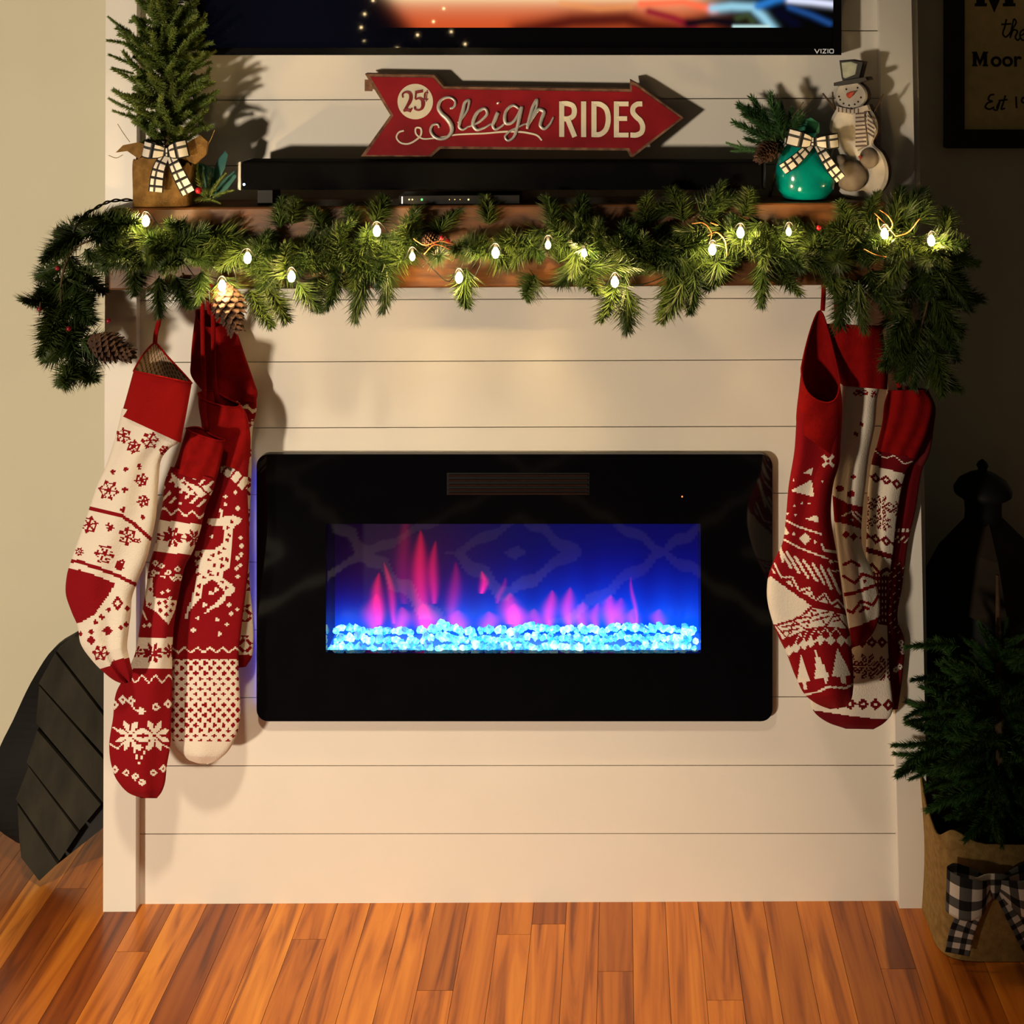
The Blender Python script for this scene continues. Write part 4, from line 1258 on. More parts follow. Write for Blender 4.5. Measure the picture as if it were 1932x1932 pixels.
# ------------------------------------------------------------------ evergreen sprigs
def sprig_mesh(name, m, L=.10, n=260, ln=.024, ang=(.6, 1.05), wd=.0007, curve=.15, seed=0, stem_r=.0012, flat=0., tipdense=1.0, taper=.5):
    r = np.random.default_rng(seed)
    t = np.sort(r.uniform(.04, 1, n)**tipdense)
    base_ = np.stack([curve * L * t**2, np.zeros(n), L * t], 1)
    ax = np.stack([2 * curve * t, np.zeros(n), np.ones(n)], 1); ax /= np.linalg.norm(ax, axis=1)[:, None]
    phi = np.arange(n) * 2.39996 + r.uniform(-.4, .4, n)
    if flat > 0:
        phi = np.where(r.random(n) < flat, np.round(phi / PI) * PI + r.normal(0, .3, n), phi)
    a_ = r.uniform(*ang, n) * (1 - .45 * t**3)
    e1 = np.cross(ax, np.array([0, 1., 0])); e1 /= np.linalg.norm(e1, axis=1)[:, None]
    e2 = np.cross(ax, e1)
    d = ax * np.cos(a_)[:, None] + (e1 * np.cos(phi)[:, None] + e2 * np.sin(phi)[:, None]) * np.sin(a_)[:, None]
    le = ln * r.uniform(.7, 1.15, n) * (1 - (1 - taper) * t**2)
    tip = base_ + d * le[:, None] + np.array([0, 0, -1.]) * 0
    p1 = np.cross(d, ax); p1 /= np.maximum(1e-6, np.linalg.norm(p1, axis=1))[:, None]
    p2 = np.cross(d, p1)
    V = np.empty((n, 4, 3))
    V[:, 0] = base_ + p1 * wd; V[:, 1] = base_ + (-.5 * p1 + .87 * p2) * wd; V[:, 2] = base_ + (-.5 * p1 - .87 * p2) * wd; V[:, 3] = tip
    # widest part a third of the way up
    mv = base_ + d * (le * .3)[:, None]
    for k in range(3):
        V[:, k] += (mv - base_) * .25
    F = (np.arange(n)[:, None, None] * 4 + np.array([[0, 1, 3], [1, 2, 3], [2, 0, 3]])[None]).reshape(-1, 3)
    mb = MB()
    mb.add(V.reshape(-1, 3), F)
    st = [(curve * L * q**2, 0, L * q * .97) for q in np.linspace(0, 1, 6)]
    mb.tube(st, [stem_r * (1 - .6 * q) for q in np.linspace(0, 1, 6)], 4)
    o = mb.build(name, m)
    me = o.data; bpy.data.objects.remove(o)
    return me


def aim(a_, b_, roll):
    d = (Vector(b_) - Vector(a_)).normalized()
    return d.to_track_quat('Z', 'Y') @ Quaternion((0, 0, 1), roll)


GM = [sprig_mesh('sprig', M_NEEDLE, n=330, ln=.036, ang=(.45, 1.1), seed=i, curve=c, wd=.0013) for i, c in enumerate((.1, .25, -.15, .3, .05))]
GM += [sprig_mesh('sprig', M_NEEDLE, n=300, ln=.042, ang=(.3, .8), seed=20 + i, curve=c, wd=.0012) for i, c in enumerate((.1, .2))]

garland = thing('pine_garland', 'thick green pine garland draped over the brown mantel beam with hanging ends', 'garland', tuple(P(960, 480, -.15)))
rg = random.Random(21)
spr = []


def add_sprig(bx, by, tx, ty, yb=-.15, yt=-.17, kind=None):
    a_ = P(bx, by, yb); b_ = P(tx, ty, yt)
    L = (b_ - a_).length
    me = rg.choice(GM) if kind is None else GM[kind]
    rs = rg.uniform(1.1, 1.5)
    inst('sprig', me, garland, a_, aim(a_, b_, rg.uniform(0, 6.28)), (rs, rs, max(.4, L / .115)))


path = [(175, 440), (230, 445), (300, 455), (380, 460), (460, 480), (540, 490), (620, 480), (700, 470), (780, 470), (860, 465), (940, 460), (1020, 465), (1100, 470), (1180, 480), (1260, 470), (1340, 465), (1420, 455), (1500, 460), (1580, 465), (1660, 460), (1730, 455), (1770, 465)]
pp = lininterp(path, 600)
for q in range(168):
    t = (q + rg.random()) / 168
    x, y = pp[int(t * 599)]
    thin = 780 < x < 1010
    if thin and rg.random() < .6:
        continue
    if 400 < x < 480 and rg.random() < .35:
        continue
    a_ = rg.choice([rg.uniform(-40, 220)] * 2 + [rg.uniform(150, 390)])
    ang = math.radians(rg.uniform(0, 360))
    ln = rg.uniform(55, 95) * (.8 if thin else 1)
    dx, dy = math.cos(ang) * ln, math.sin(ang) * ln * .62
    if y + dy < 412:
        dy = abs(dy) * .7
    if y + dy > 535:
        dy = 535 - y
    add_sprig(x - dx * .15, y + rg.uniform(-34, 40) * (.5 if thin else 1) - dy * .15, x + dx, y + dy, rg.uniform(-.165, -.14), rg.uniform(-.20, -.145))
for b in [(300, 520, 300, 605), (330, 520, 352, 590), (470, 545, 520, 628), (500, 530, 545, 612), (560, 530, 600, 598), (695, 490, 668, 608), (725, 490, 752, 588), (640, 510, 628, 590), (600, 520, 580, 590),
          (882, 505, 860, 582), (1010, 520, 978, 560), (1090, 490, 1062, 562), (1110, 500, 1100, 566), (1158, 525, 1165, 612), (1180, 540, 1192, 640), (1275, 490, 1266, 600), (1290, 530, 1262, 618), (1310, 500, 1316, 600), (1352, 490, 1368, 556),
          (1440, 490, 1438, 588), (1470, 490, 1476, 566), (1600, 520, 1588, 642), (1620, 530, 1622, 628), (1640, 510, 1660, 610), (1570, 510, 1570, 570), (250, 500, 262, 560), (380, 510, 388, 575), (420, 520, 440, 590),
          (530, 430, 518, 372), (550, 425, 562, 368), (610, 440, 600, 384), (672, 430, 655, 386), (705, 425, 735, 368), (830, 440, 836, 388), (922, 425, 924, 370), (1045, 430, 1046, 366), (1085, 430, 1105, 368), (1100, 430, 1160, 432),
          (1225, 430, 1192, 372), (1290, 420, 1278, 345), (1345, 420, 1330, 342), (1320, 410, 1370, 345), (1400, 410, 1425, 350), (1270, 400, 1220, 380), (1600, 420, 1588, 372), (1640, 420, 1622, 370), (1685, 430, 1700, 348), (1730, 420, 1760, 366), (1700, 420, 1735, 345),
          (1780, 450, 1796, 388), (1770, 470, 1836, 468), (1780, 480, 1842, 500), (200, 430, 150, 395), (230, 430, 200, 390), (170, 440, 110, 425), (160, 450, 90, 450),
          # left drop
          (150, 440, 70, 490), (120, 500, 38, 540), (120, 540, 60, 545), (140, 470, 85, 470), (130, 480, 150, 560), (110, 520, 100, 610), (140, 530, 170, 600), (120, 560, 70, 622), (120, 580, 90, 650), (140, 600, 175, 650), (110, 600, 75, 670), (130, 620, 150, 700),
          (130, 640, 95, 692), (140, 660, 238, 692), (150, 640, 230, 672), (150, 680, 128, 738), (150, 690, 172, 722), (140, 690, 108, 728), (130, 560, 160, 620), (150, 500, 190, 560), (160, 470, 200, 520), (100, 560, 60, 600), (120, 520, 140, 600), (110, 590, 130, 680), (140, 570, 185, 580),
          # right drop
          (1760, 480, 1830, 520), (1760, 500, 1850, 575), (1740, 520, 1800, 600), (1740, 560, 1790, 650), (1720, 540, 1690, 630), (1740, 600, 1700, 690), (1750, 620, 1790, 720), (1740, 640, 1730, 735), (1760, 660, 1800, 740), (1720, 580, 1660, 660), (1710, 620, 1672, 700), (1760, 560, 1820, 640),
          (1730, 660, 1700, 728), (1750, 540, 1760, 640), (1700, 520, 1660, 590), (1770, 520, 1848, 600), (1770, 600, 1810, 690), (1700, 480, 1680, 560), (1690, 500, 1640, 560), (1740, 480, 1780, 560), (1720, 500, 1740, 600), (1750, 680, 1775, 745), (1720, 640, 1690, 720)]:
    yb = rg.uniform(-.17, -.13)
    if b[3] < 400:
        add_sprig(*b, yb=-.14, yt=rg.uniform(-.15, -.12))
    elif b[0] < 200 and b[1] > 430 or b[0] > 1690 and b[1] > 470:
        add_sprig(*b, yb=rg.uniform(-.15, -.10), yt=rg.uniform(-.18, -.06))
    else:
        add_sprig(*b, yb=yb, yt=rg.uniform(-.19, -.14), kind=rg.choice([5, 6, 0, 1]))
# garland wire core
core_px = [(150, 700, -.12), (125, 620, -.12), (115, 540, -.13), (140, 470, -.145)] + [(x, y, -.148) for x, y in path[1:-1]] + [(1765, 490, -.14), (1750, 570, -.13), (1735, 650, -.12), (1750, 710, -.11)]
MB().tube(catmull([P(*c) for c in core_px], 160), .002, 6).build('garland_core', M_TWIG, garland, smooth=True)


def pinecone_mesh(L=.055, r=.02, seed=0):
    rr_ = random.Random(seed); mb = MB()
    mb.tube([(0, 0, 0), (0, 0, L * .5), (0, 0, L)], [r * .35, r * .4, r * .1], 6)
    n = 95
    for i in range(n):
        t = (i + .5) / n; ph = i * 2.39996
        rad = r * math.sin(min(1, t * 1.15 + .12) * PI * .86)**.8
        c = Vector((math.cos(ph), math.sin(ph), 0)); z = L * t
        tip = c * (rad * 1.0) + Vector((0, 0, z + .006)); s = Vector((-math.sin(ph), math.cos(ph), 0)) * (r * .30 * (1.1 - .6 * t))
        b0 = c * (rad * .25) + Vector((0, 0, z - .002))
        mid_ = c * (rad * .75) + Vector((0, 0, z + .002))
        th = Vector((0, 0, .0016))
        mb.add([b0, mid_ + s, tip + s * .35, tip - s * .35, mid_ - s, b0 + th, mid_ + s + th, tip + s * .35 + th, tip - s * .35 + th, mid_ - s + th],
               [(0, 4, 3, 2, 1), (5, 6, 7, 8, 9), (1, 2, 7, 6), (2, 3, 8, 7), (3, 4, 9, 8), (0, 1, 6, 5), (4, 0, 5, 9)])
    o = mb.build('pinecone', M_CONE); me = o.data; bpy.data.objects.remove(o)
    return me


CONE = pinecone_mesh()
for (ax, ay, bx, by, yy, s) in [(420, 535, 440, 606, -.175, 1.5), (170, 640, 238, 668, -.17, 1.35), (790, 455, 840, 448, -.16, .7)]:
    a_ = P(ax, ay, yy); b_ = P(bx, by, yy)
    inst('pinecone', CONE, garland, a_, aim(a_, b_, .3), s)
for (x, y, yy) in [(109, 506, -.16), (75, 583, -.15), (834, 449, -.17), (820, 458, -.165), (1545, 430, -.17), (130, 620, -.17), (845, 455, -.17), (205, 605, -.15)]:
    MB().ball(P(x, y, yy), .0045).build('berry', M_BERRY, garland, smooth=True)
for c in [[(105, 500), (109, 506)], [(76, 570), (75, 583), (74, 596)], [(800, 470), (834, 449)]]:
    MB().tube([P(x, y, -.158) for x, y in c], .0009, 5).build('berry_stem', M_TWIG, garland)

# ------------------------------------------------------------------ string lights in the garland
lights = thing('string_lights', 'string of small glowing warm white bulbs woven through the garland', 'string lights', tuple(P(960, 470, -.19)))
BULBS = [(275, 418), (467, 488), (419, 540), (550, 523), (711, 437), (778, 485), (866, 525), (935, 478), (1034, 463), (1102, 478), (1160, 533), (1344, 472), (1397, 440), (1488, 438), (1669, 442), (1757, 455)]
BW = {1488: .5, 1034: .5, 1102: .7, 778: .7}
prev = None
for i, (x, y) in enumerate(BULBS):
    c = P(x, y, -.193)
    s = .85 if x in BW else 1.15
    mb = MB()
    dz = Vector((rg.uniform(-.5, .5), 0, 1)).normalized()
    prof = [(0.0004, -.0075), (.0035, -.006), (.0058, -.001), (.0052, .0035), (.0032, .007), (.0024, .009)]
    mb.lathe([(r_ * s, z_ * s) for r_, z_ in prof], c, 10)
    bo_ = mb.build('bulb', M_BULB, lights, smooth=True)
    MB().lathe([(.0028, .009 * s), (.003, .012), (.0026, .018), (.0015, .019)], c, 8).build('socket', M_CABLE, bo_)
    lamp = bpy.data.lights.new('bulb_glow', 'POINT'); lamp.energy = 1.7 * BW.get(x, 1.0); lamp.color = (1.0, .66, .28); lamp.shadow_soft_size = .006
    lo = bpy.data.objects.new('bulb_glow', lamp); COL.objects.link(lo); lo.location = c + Vector((0, -.008, 0))
wire = sorted(BULBS)
wp = [P(150, 440, -.165)]
for (x, y) in wire:
    wp += [P(x - 20, y + 6, -.165), P(x, y - 20, -.197), P(x + 22, y + 4, -.165)]
MB().tube(catmull(wp, 420), .0011, 5).build('wire', M_CABLE, lights, smooth=True)
for pts in ([(1305, 422), (1325, 420), (1342, 440), (1338, 460)], [(1340, 420), (1355, 425)], [(1335, 445), (1350, 438), (1365, 450), (1372, 482)], [(1650, 402), (1668, 420), (1690, 446)], [(1660, 396), (1676, 408), (1684, 425), (1672, 440)],
            [(1690, 446), (1710, 440), (1735, 412)], [(1630, 470), (1650, 480), (1672, 485)], [(1655, 410), (1660, 430), (1668, 440)], [(780, 450), (800, 462), (830, 455), (862, 462)], [(800, 480), (820, 462), (850, 470)]):
    MB().tube(catmull([P(x, y, -.19) for x, y in pts], 14), .0011, 5).build('copper_wire', M_COPPER, lights, smooth=True)

# ------------------------------------------------------------------ ribbons and bows
def check_col(u_, v_, nu, nv, style):
    a_ = np.floor(u_ * nu).astype(int) % 2; b_ = np.floor(v_ * nv).astype(int) % 2
    C = np.empty(u_.shape + (3,))
    wh = np.array([.72, .68, .62]); gr = np.array([.10, .10, .10]); bk = np.array([.012, .012, .013])
    if style == 'buffalo':
        C[:] = gr
        C[(a_ == 0) & (b_ == 0)] = wh; C[(a_ == 1) & (b_ == 1)] = bk
    else:
        C[:] = wh
        fu = (u_ * nu) % 1; 
        C[(fu < .22)] = bk
        C[(fu > .22) & (fu < .30)] = gr
        fv = (v_ * nv) % 1
        C[(fv > .78)] = np.where((fu < .22)[..., None], bk, gr * .5)[(fv > .78)]
        C[(v_ < .10) | (v_ > .90)] = bk
    return C


def ribbon(name, parent, pts, wid, nrm_hint=(0, -1, 0), style='plaid', nu=5, nv=1, n=48, mrows=14, curl=0., side=None):
    pts = catmull([tuple(p) for p in pts], n)
    t = np.gradient(pts, axis=0); t /= np.linalg.norm(t, axis=1)[:, None]
    wids = np.interp(np.linspace(0, 1, n), np.linspace(0, 1, np.size(wid)), np.atleast_1d(wid))
    h = np.array(nrm_hint, float)
    sd = np.cross(t, h) if side is None else np.broadcast_to(np.array(side, float), t.shape).copy(); sd /= np.maximum(1e-6, np.linalg.norm(sd, axis=1))[:, None]
    nn = np.cross(sd, t)
    v_ = np.linspace(-.5, .5, mrows)
    V = pts[:, None] + sd[:, None] * (v_[None, :, None] * wids[:, None, None]) - nn[:, None] * (curl * (v_[None, :, None] * 2)**2)
    uu = np.broadcast_to(((np.arange(n - 1) + .5) / (n - 1))[:, None], (n - 1, mrows - 1))
    vv = np.broadcast_to(((np.arange(mrows - 1) + .5) / (mrows - 1))[None], (n - 1, mrows - 1))
    o = grid_obj(name, V, check_col(uu, vv, nu, nv, style).astype(np.float32), M_RIBBON, parent, True)
    sm = o.modifiers.new('s', 'SOLIDIFY'); sm.thickness = .0008; sm.offset = 0
    return o


def bow(root, c, Y, loops, tails, knot, wid, style, nu, nv, twid=None):
    for (kx_, ky_), (ex, ey), hgt in loops:
        a_ = P(kx_, ky_, Y); b_ = P(ex, ey, Y); ax = b_ - a_; ln_ = ax.length; ax.normalize()
        bul = ln_ * .42
        path_ = [a_ + Vector((0, -.003, 0)), a_ + ax * ln_ * .35 + Vector((0, -bul, 0)), a_ + ax * ln_ * .8 + Vector((0, -bul * .95, 0)), b_ + Vector((0, -bul * .35, 0)),
                 a_ + ax * ln_ * .82 + Vector((0, bul * .1, 0)), a_ + ax * ln_ * .4 + Vector((0, bul * .1, 0)), a_ + Vector((0, .002, 0))]
        up_ = Vector((0, -1, 0)).cross(ax)
        up_ = up_ if up_.z > 0 else -up_
        hh = hgt * MM(Y)
        ribbon('bow_loop', root, path_, [hh * .35, hh * .8, hh, hh, hh * .95, hh * .75, hh * .35], style=style, nu=nu, nv=nv, side=up_)
    for pts in tails:
        ribbon('bow_tail', root, [P(x, y, Y + d) for x, y, d in pts], twid or wid, style=style, nu=nu * 1.2, nv=nv)
    kx, ky, kr = knot
    ribbon('bow_knot', root, [P(kx - kr, ky, Y), P(kx - kr * .5, ky, Y - .008), P(kx + kr * .5, ky, Y - .008), P(kx + kr, ky, Y)], kr * 2.4 * MM(Y), style=style, nu=2, nv=nv, n=16)


# ------------------------------------------------------------------ burlap bag builder
def bag(name, root, cx, cy, hw, hd, z0, rim, m, n=64, flare=.0, inset=.012):
    """rounded rectangular sack: rim(theta) gives the rim height"""
    rows = 14
    th = np.linspace(0, 2 * PI, n, endpoint=False)
    e = .38
    ux = np.sign(np.cos(th)) * np.abs(np.cos(th))**e; uy = np.sign(np.sin(th)) * np.abs(np.sin(th))**e
    H = np.array([rim(t) for t in th])
    V = np.zeros((rows * 2, n, 3))
    for i in range(rows):
        q = i / (rows - 1)
        wob = 1 + .012 * np.sin(3 * th + q * 5) + flare * max(0, q - .75)**1.2
        V[i, :, 0] = cx + hw * ux * wob * (1 - .03 * math.sin(q * 3)); V[i, :, 1] = cy + hd * uy * wob
        V[i, :, 2] = z0 + H * q
    for i in range(rows):
        q = 1 - i / (rows - 1) * .6
        V[rows + i, :, 0] = cx + (V[rows - 1 - int(i * .6), :, 0] - cx) * (1 - .03); V[rows + i, :, 1] = cy + (V[rows - 1 - int(i * .6), :, 1] - cy) * (1 - .03)
        V[rows + i, :, 2] = z0 + H * q
    o = grid_obj(name, V, None, m, root, True, closed=True)
    mb = MB(); mb.add([tuple(v) for v in V[0]], [tuple(range(n - 1, -1, -1))])
    mb.build('bag_base', m, root)
    mb = MB(); mb.add([tuple(v) for v in V[-1]], [tuple(range(n))])
    mb.build('bag_filling', mat('dark_moss', (.02, .025, .012), .95, noise=.5, nscale=80, bump=.6, bscale=150), root)
    return o


# ------------------------------------------------------------------ small tree in burlap, left end of the mantel
def mantel_tree():
    Y = -.084
    bz = mantel_z(P(316, 384, Y).x)
    c = P(315, 384, Y)
    root = thing('potted_spruce', 'small artificial spruce in a burlap bag with black and white plaid bow', 'tree', (c.x, Y, bz))
    hw = 56 * MM(Y); hd = .038
    x0 = P(316, 384, Y).x - .001
    top = P(316, 300, Y).z - bz

    def rim(t):
        return top + .012 * math.sin(3 * t + .5) + .008 * math.sin(7 * t) + (.016 if math.sin(t) > 0 else 0)
    bag('burlap_bag', root, x0, Y, hw, hd, bz + .0012, rim, M_BURLAP_D)
    # ragged flaps of the sack
    for pts in ([(262, 300), (240, 285), (218, 288), (232, 274), (262, 268), (282, 276)], [(345, 300), (352, 270), (378, 255), (392, 268), (388, 292), (368, 310)], [(258, 312), (252, 304), (270, 296), (300, 300), (304, 316), (285, 320)]):
        f = [P(x, y, Y - hd - .004) for x, y in pts]
        k = [v + Vector((0, .006, 0)) for v in f]
        MB().prism(f[::-1], k[::-1]).build('burlap_flap', M_BURLAP_D, root)
    tz = P(318, -60, Y).z
    MB().tube([(x0, Y, bz + .04), (x0 + .002, Y, (bz + tz) / 2), (x0, Y, tz)], [.006, .005, .002], 8).build('trunk', M_TWIG, root)
    meshes = [sprig_mesh('branch', M_NEEDLE2, L=.085, n=260, ln=.013, ang=(.55, 1.2), seed=40 + i, curve=cv, wd=.0013, taper=.75) for i, cv in enumerate((.1, -.2, .25, .0))]
    rb = random.Random(9)
    levels = [(268, 70, 18), (248, 88, 22), (222, 94, 24), (195, 92, 24), (168, 86, 24), (142, 84, 24), (115, 82, 24), (88, 78, 22), (62, 72, 22), (36, 62, 20), (12, 52, 18), (-14, 42, 14), (-40, 30, 10), (-64, 18, 6)]
    for ly, rad, n in levels:
        for k in range(n):
            ph = 2 * PI * k / n + rb.uniform(-.3, .3)
            outer = k % 2
            r0_, r1_ = (.40, rb.uniform(.8, 1.1)) if outer else (.05, rb.uniform(.5, .75))
            a_ = P(318 + rb.uniform(-4, 4), ly + rb.uniform(-10, 10), Y)
            ysc = .18 if math.sin(ph) > 0 else .8
            dv = Vector((math.cos(ph), math.sin(ph) * ysc, rb.uniform(.15, .75))) * (rad * MM(Y))
            a2 = a_ + dv * r0_; b_ = a_ + dv * r1_ + Vector((0, 0, rb.uniform(0, .012)))
            L_ = (b_ - a2).length
            inst('branch', rb.choice(meshes), root, a2, aim(a2, b_, rb.uniform(0, 6)), (rb.uniform(.8, 1.1), rb.uniform(.8, 1.1), L_ / .087))
    for ax, ay, bx, by in ((250, 62, 199, 40), (262, 90, 205, 68), (262, 125, 205, 105), (255, 140, 212, 128), (262, 210, 201, 196), (270, 226, 212, 214), (350, 215, 405, 236), (360, 130, 396, 122), (345, 60, 378, 44), (340, 30, 352, 4), (330, 20, 335, -20), (370, 210, 398, 190), (290, 30, 276, -6)):
        a_ = P(ax, ay, Y); b_ = P(bx, by, Y - .02)
        inst('branch', rb.choice(meshes), root, a_, aim(a_, b_, rb.uniform(0, 6)), (b_ - a_).length / .087)
    Yb = Y - hd - .012
    bow(root, None, Yb, [((318, 287), (274, 279), 32), ((318, 287), (357, 278), 34)],
        [[(314, 290, .0), (302, 312, -.006), (296, 338, -.004), (294, 362, -.002)], [(321, 290, 0), (330, 312, -.006), (342, 338, -.004), (356, 364, -.002)]], (318, 287, 7), .024, 'plaid', 4, 1.5, twid=[.016, .022, .025, .026])
    for pts in ([(222, 234), (232, 250), (245, 268)], [(205, 293), (220, 298), (232, 292)], [(362, 262), (376, 272), (370, 296), (362, 300)], [(405, 245), (398, 262), (388, 280)]):
        MB().tube(catmull([P(x, y, Yb + .01) for x, y in pts], 10), .0006, 4).build('loose_thread', M_BURLAP, root)


mantel_tree()


def holly_pick():
    Y = -.085
    c = P(395, 384, Y); bz = mantel_z(c.x)
    root = thing('holly_pick', 'teal leaf pick with green sprigs and a red berry beside the burlap bag', 'holly pick', (c.x, Y, bz))
    for pts in ([(392, 370), (398, 330), (412, 300), (424, 284), (430, 292), (424, 318), (408, 350)], [(390, 368), (370, 320), (358, 308), (380, 308), (404, 318), (402, 350)], [(396, 372), (420, 340), (442, 322), (446, 334), (430, 356), (408, 376)]):
        rr_ = rg.uniform(-.015, .015)
        n = len(pts)
        f = [P(x, y, Y + rr_ + .006 * math.sin(i)) for i, (x, y) in enumerate(pts)]
        MB().prism(f[::-1], [v + Vector((0, .0012, 0)) for v in f][::-1]).build('leaf', M_TEALLEAF, root)
    ms = [sprig_mesh('sprig', M_NEEDLE2, L=.07, n=160, ln=.012, seed=60 + i, curve=.2, wd=.0008) for i in range(2)]
    for ax, ay, bx, by in ((385, 372, 358, 310), (392, 374, 336, 379), (400, 374, 440, 350), (392, 374, 372, 330), (396, 372, 418, 320), (388, 374, 400, 330), (380, 376, 420, 376)):
        a_ = P(ax, ay, Y - .01); b_ = P(bx, by, Y - .02)
        inst('sprig', rg.choice(ms), root, a_, aim(a_, b_, rg.uniform(0, 6)), (b_ - a_).length / .074)
    MB().ball(P(375, 359, Y - .03), .0062, 12, 8).build('berry', mat('bright_red_berry', (.55, .015, .03), .3, noise=.2), root, smooth=True)
    MB().tube([P(392, 382, Y), P(394, 350, Y), P(402, 320, Y)], .0012, 5).build('stem', M_TWIG, root)


holly_pick()

# ------------------------------------------------------------------ teal ornament, pine sprig, snowman at the right end
def teal_pot():
    Y = -.085
    c = P(1520, 376, Y); bz = mantel_z(c.x)
    root = thing('teal_vase', 'round glossy teal vase with a plaid bow beside the snowman', 'vase', (c.x, Y, bz))
    s = MM(Y)
    prof = [(30, 1), (42, 4), (53, 20), (57, 42), (55, 64), (46, 88), (34, 106), (24, 116), (20, 122), (24, 128), (20, 128), (15, 118)]
    zs = (P(1520, 262, Y).z - bz) / 116.
    MB().lathe([(r * s, z * zs) for r, z in prof], (c.x, Y, bz), 36, sy=.75).build('vase_body', M_TEAL, root, smooth=True)
    Yb = Y - .036
    for pts in ([(1506, 246), (1514, 226), (1530, 222), (1546, 232), (1546, 250), (1536, 258), (1520, 262)], [(1500, 262), (1496, 246), (1510, 236), (1526, 240), (1530, 256)]):
        f = [P(x, y, Y + .005 + .004 * math.sin(i * 2)) for i, (x, y) in enumerate(pts)]
        MB().prism(f[::-1], [v + Vector((0, .002, 0)) for v in f][::-1]).build('leaf', mat('green_teal_leaf', (.03, .22, .13), .5, noise=.3, nscale=40), root)
    bow(root, None, Yb, [((1534, 268), (1484, 256), 32), ((1534, 268), (1580, 264), 28)],
        [[(1532, 270, -.002), (1516, 288, -.012), (1494, 308, -.020), (1476, 320, -.018)], [(1540, 270, -.002), (1556, 296, -.016), (1570, 318, -.016), (1586, 338, -.008)]], (1535, 267, 7), .021, 'plaid', 4, 1.5, twid=[.013, .018, .021, .021])


teal_pot()


def pine_pick():
    Y = -.05
    c = P(1445, 370, Y); bz = mantel_z(c.x)
    root = thing('pine_pick', 'green pine branch pick with a small pinecone behind the teal vase', 'pine pick', (c.x, -.04, bz))
    ms = [sprig_mesh('needle_branch', mat('dark_pine_needles', (.018, .07, .02), .5, col2=(.05, .12, .03), nscale=30, rand=.4), L=.09, n=300, ln=.024, seed=70 + i, curve=cv, wd=.0012, ang=(.6, 1.1)) for i, cv in enumerate((.2, -.2, .05))]
    ms2 = sprig_mesh('cedar_branch', mat('pale_cedar', (.06, .16, .05), .6, noise=.3), L=.09, n=160, ln=.014, seed=80, flat=.9, wd=.0011)
    Yf = -.082
    for ax, ay, bx, by in ((1470, 270, 1395, 190), (1470, 275, 1382, 226), (1478, 262, 1412, 182), (1480, 270, 1440, 182), (1480, 265, 1455, 200), (1484, 265, 1490, 200), (1470, 280, 1402, 262), (1465, 290, 1420, 290), (1480, 250, 1400, 210), (1484, 260, 1520, 215), (1470, 260, 1430, 215), (1465, 255, 1410, 200), (1480, 280, 1440, 240), (1476, 285, 1425, 270), (1488, 262, 1472, 196), (1470, 250, 1415, 190), (1460, 245, 1405, 215), (1478, 240, 1450, 190), (1466, 270, 1412, 240), (1460, 235, 1400, 195), (1474, 280, 1448, 262), (1490, 250, 1500, 205)):
        a_ = P(ax, ay, Yf + rg.uniform(-.01, .02)); b_ = P(bx, by, Yf + rg.uniform(-.025, .015))
        inst('needle_branch', rg.choice(ms), root, a_, aim(a_, b_, rg.uniform(0, 6)), (b_ - a_).length / .095)
    for ax, ay, bx, by in ((1428, 284, 1366, 278), (1420, 280, 1378, 292), (1410, 284, 1388, 268)):
        a_ = P(ax, ay, Yf - .01); b_ = P(bx, by, Yf - .02)
        inst('cedar_branch', ms2, root, a_, aim(a_, b_, 1.57), (b_ - a_).length / .095)
    a_ = P(1462, 272, Yf - .03); b_ = P(1440, 292, Yf - .055)
    inst('pinecone', CONE, root, a_, aim(a_, b_, 0), .95)
    MB().tube(catmull([P(1452, 372, -.045), P(1462, 330, -.06), P(1474, 275, Yf)], 12), .003, 6).build('stem', M_TWIG, root)
    for bx, by in ((1530, 206), (1526, 198), (1516, 192), (1466, 178), (1524, 214)):
        MB().tube(catmull([P(1484, 262, Yf), P((1484 + bx) / 2 - 4, (262 + by) / 2 - 6, Yf), P(bx, by, Yf - .01)], 8), .0008, 4).build('twig', M_TWIG, root)


pine_pick()


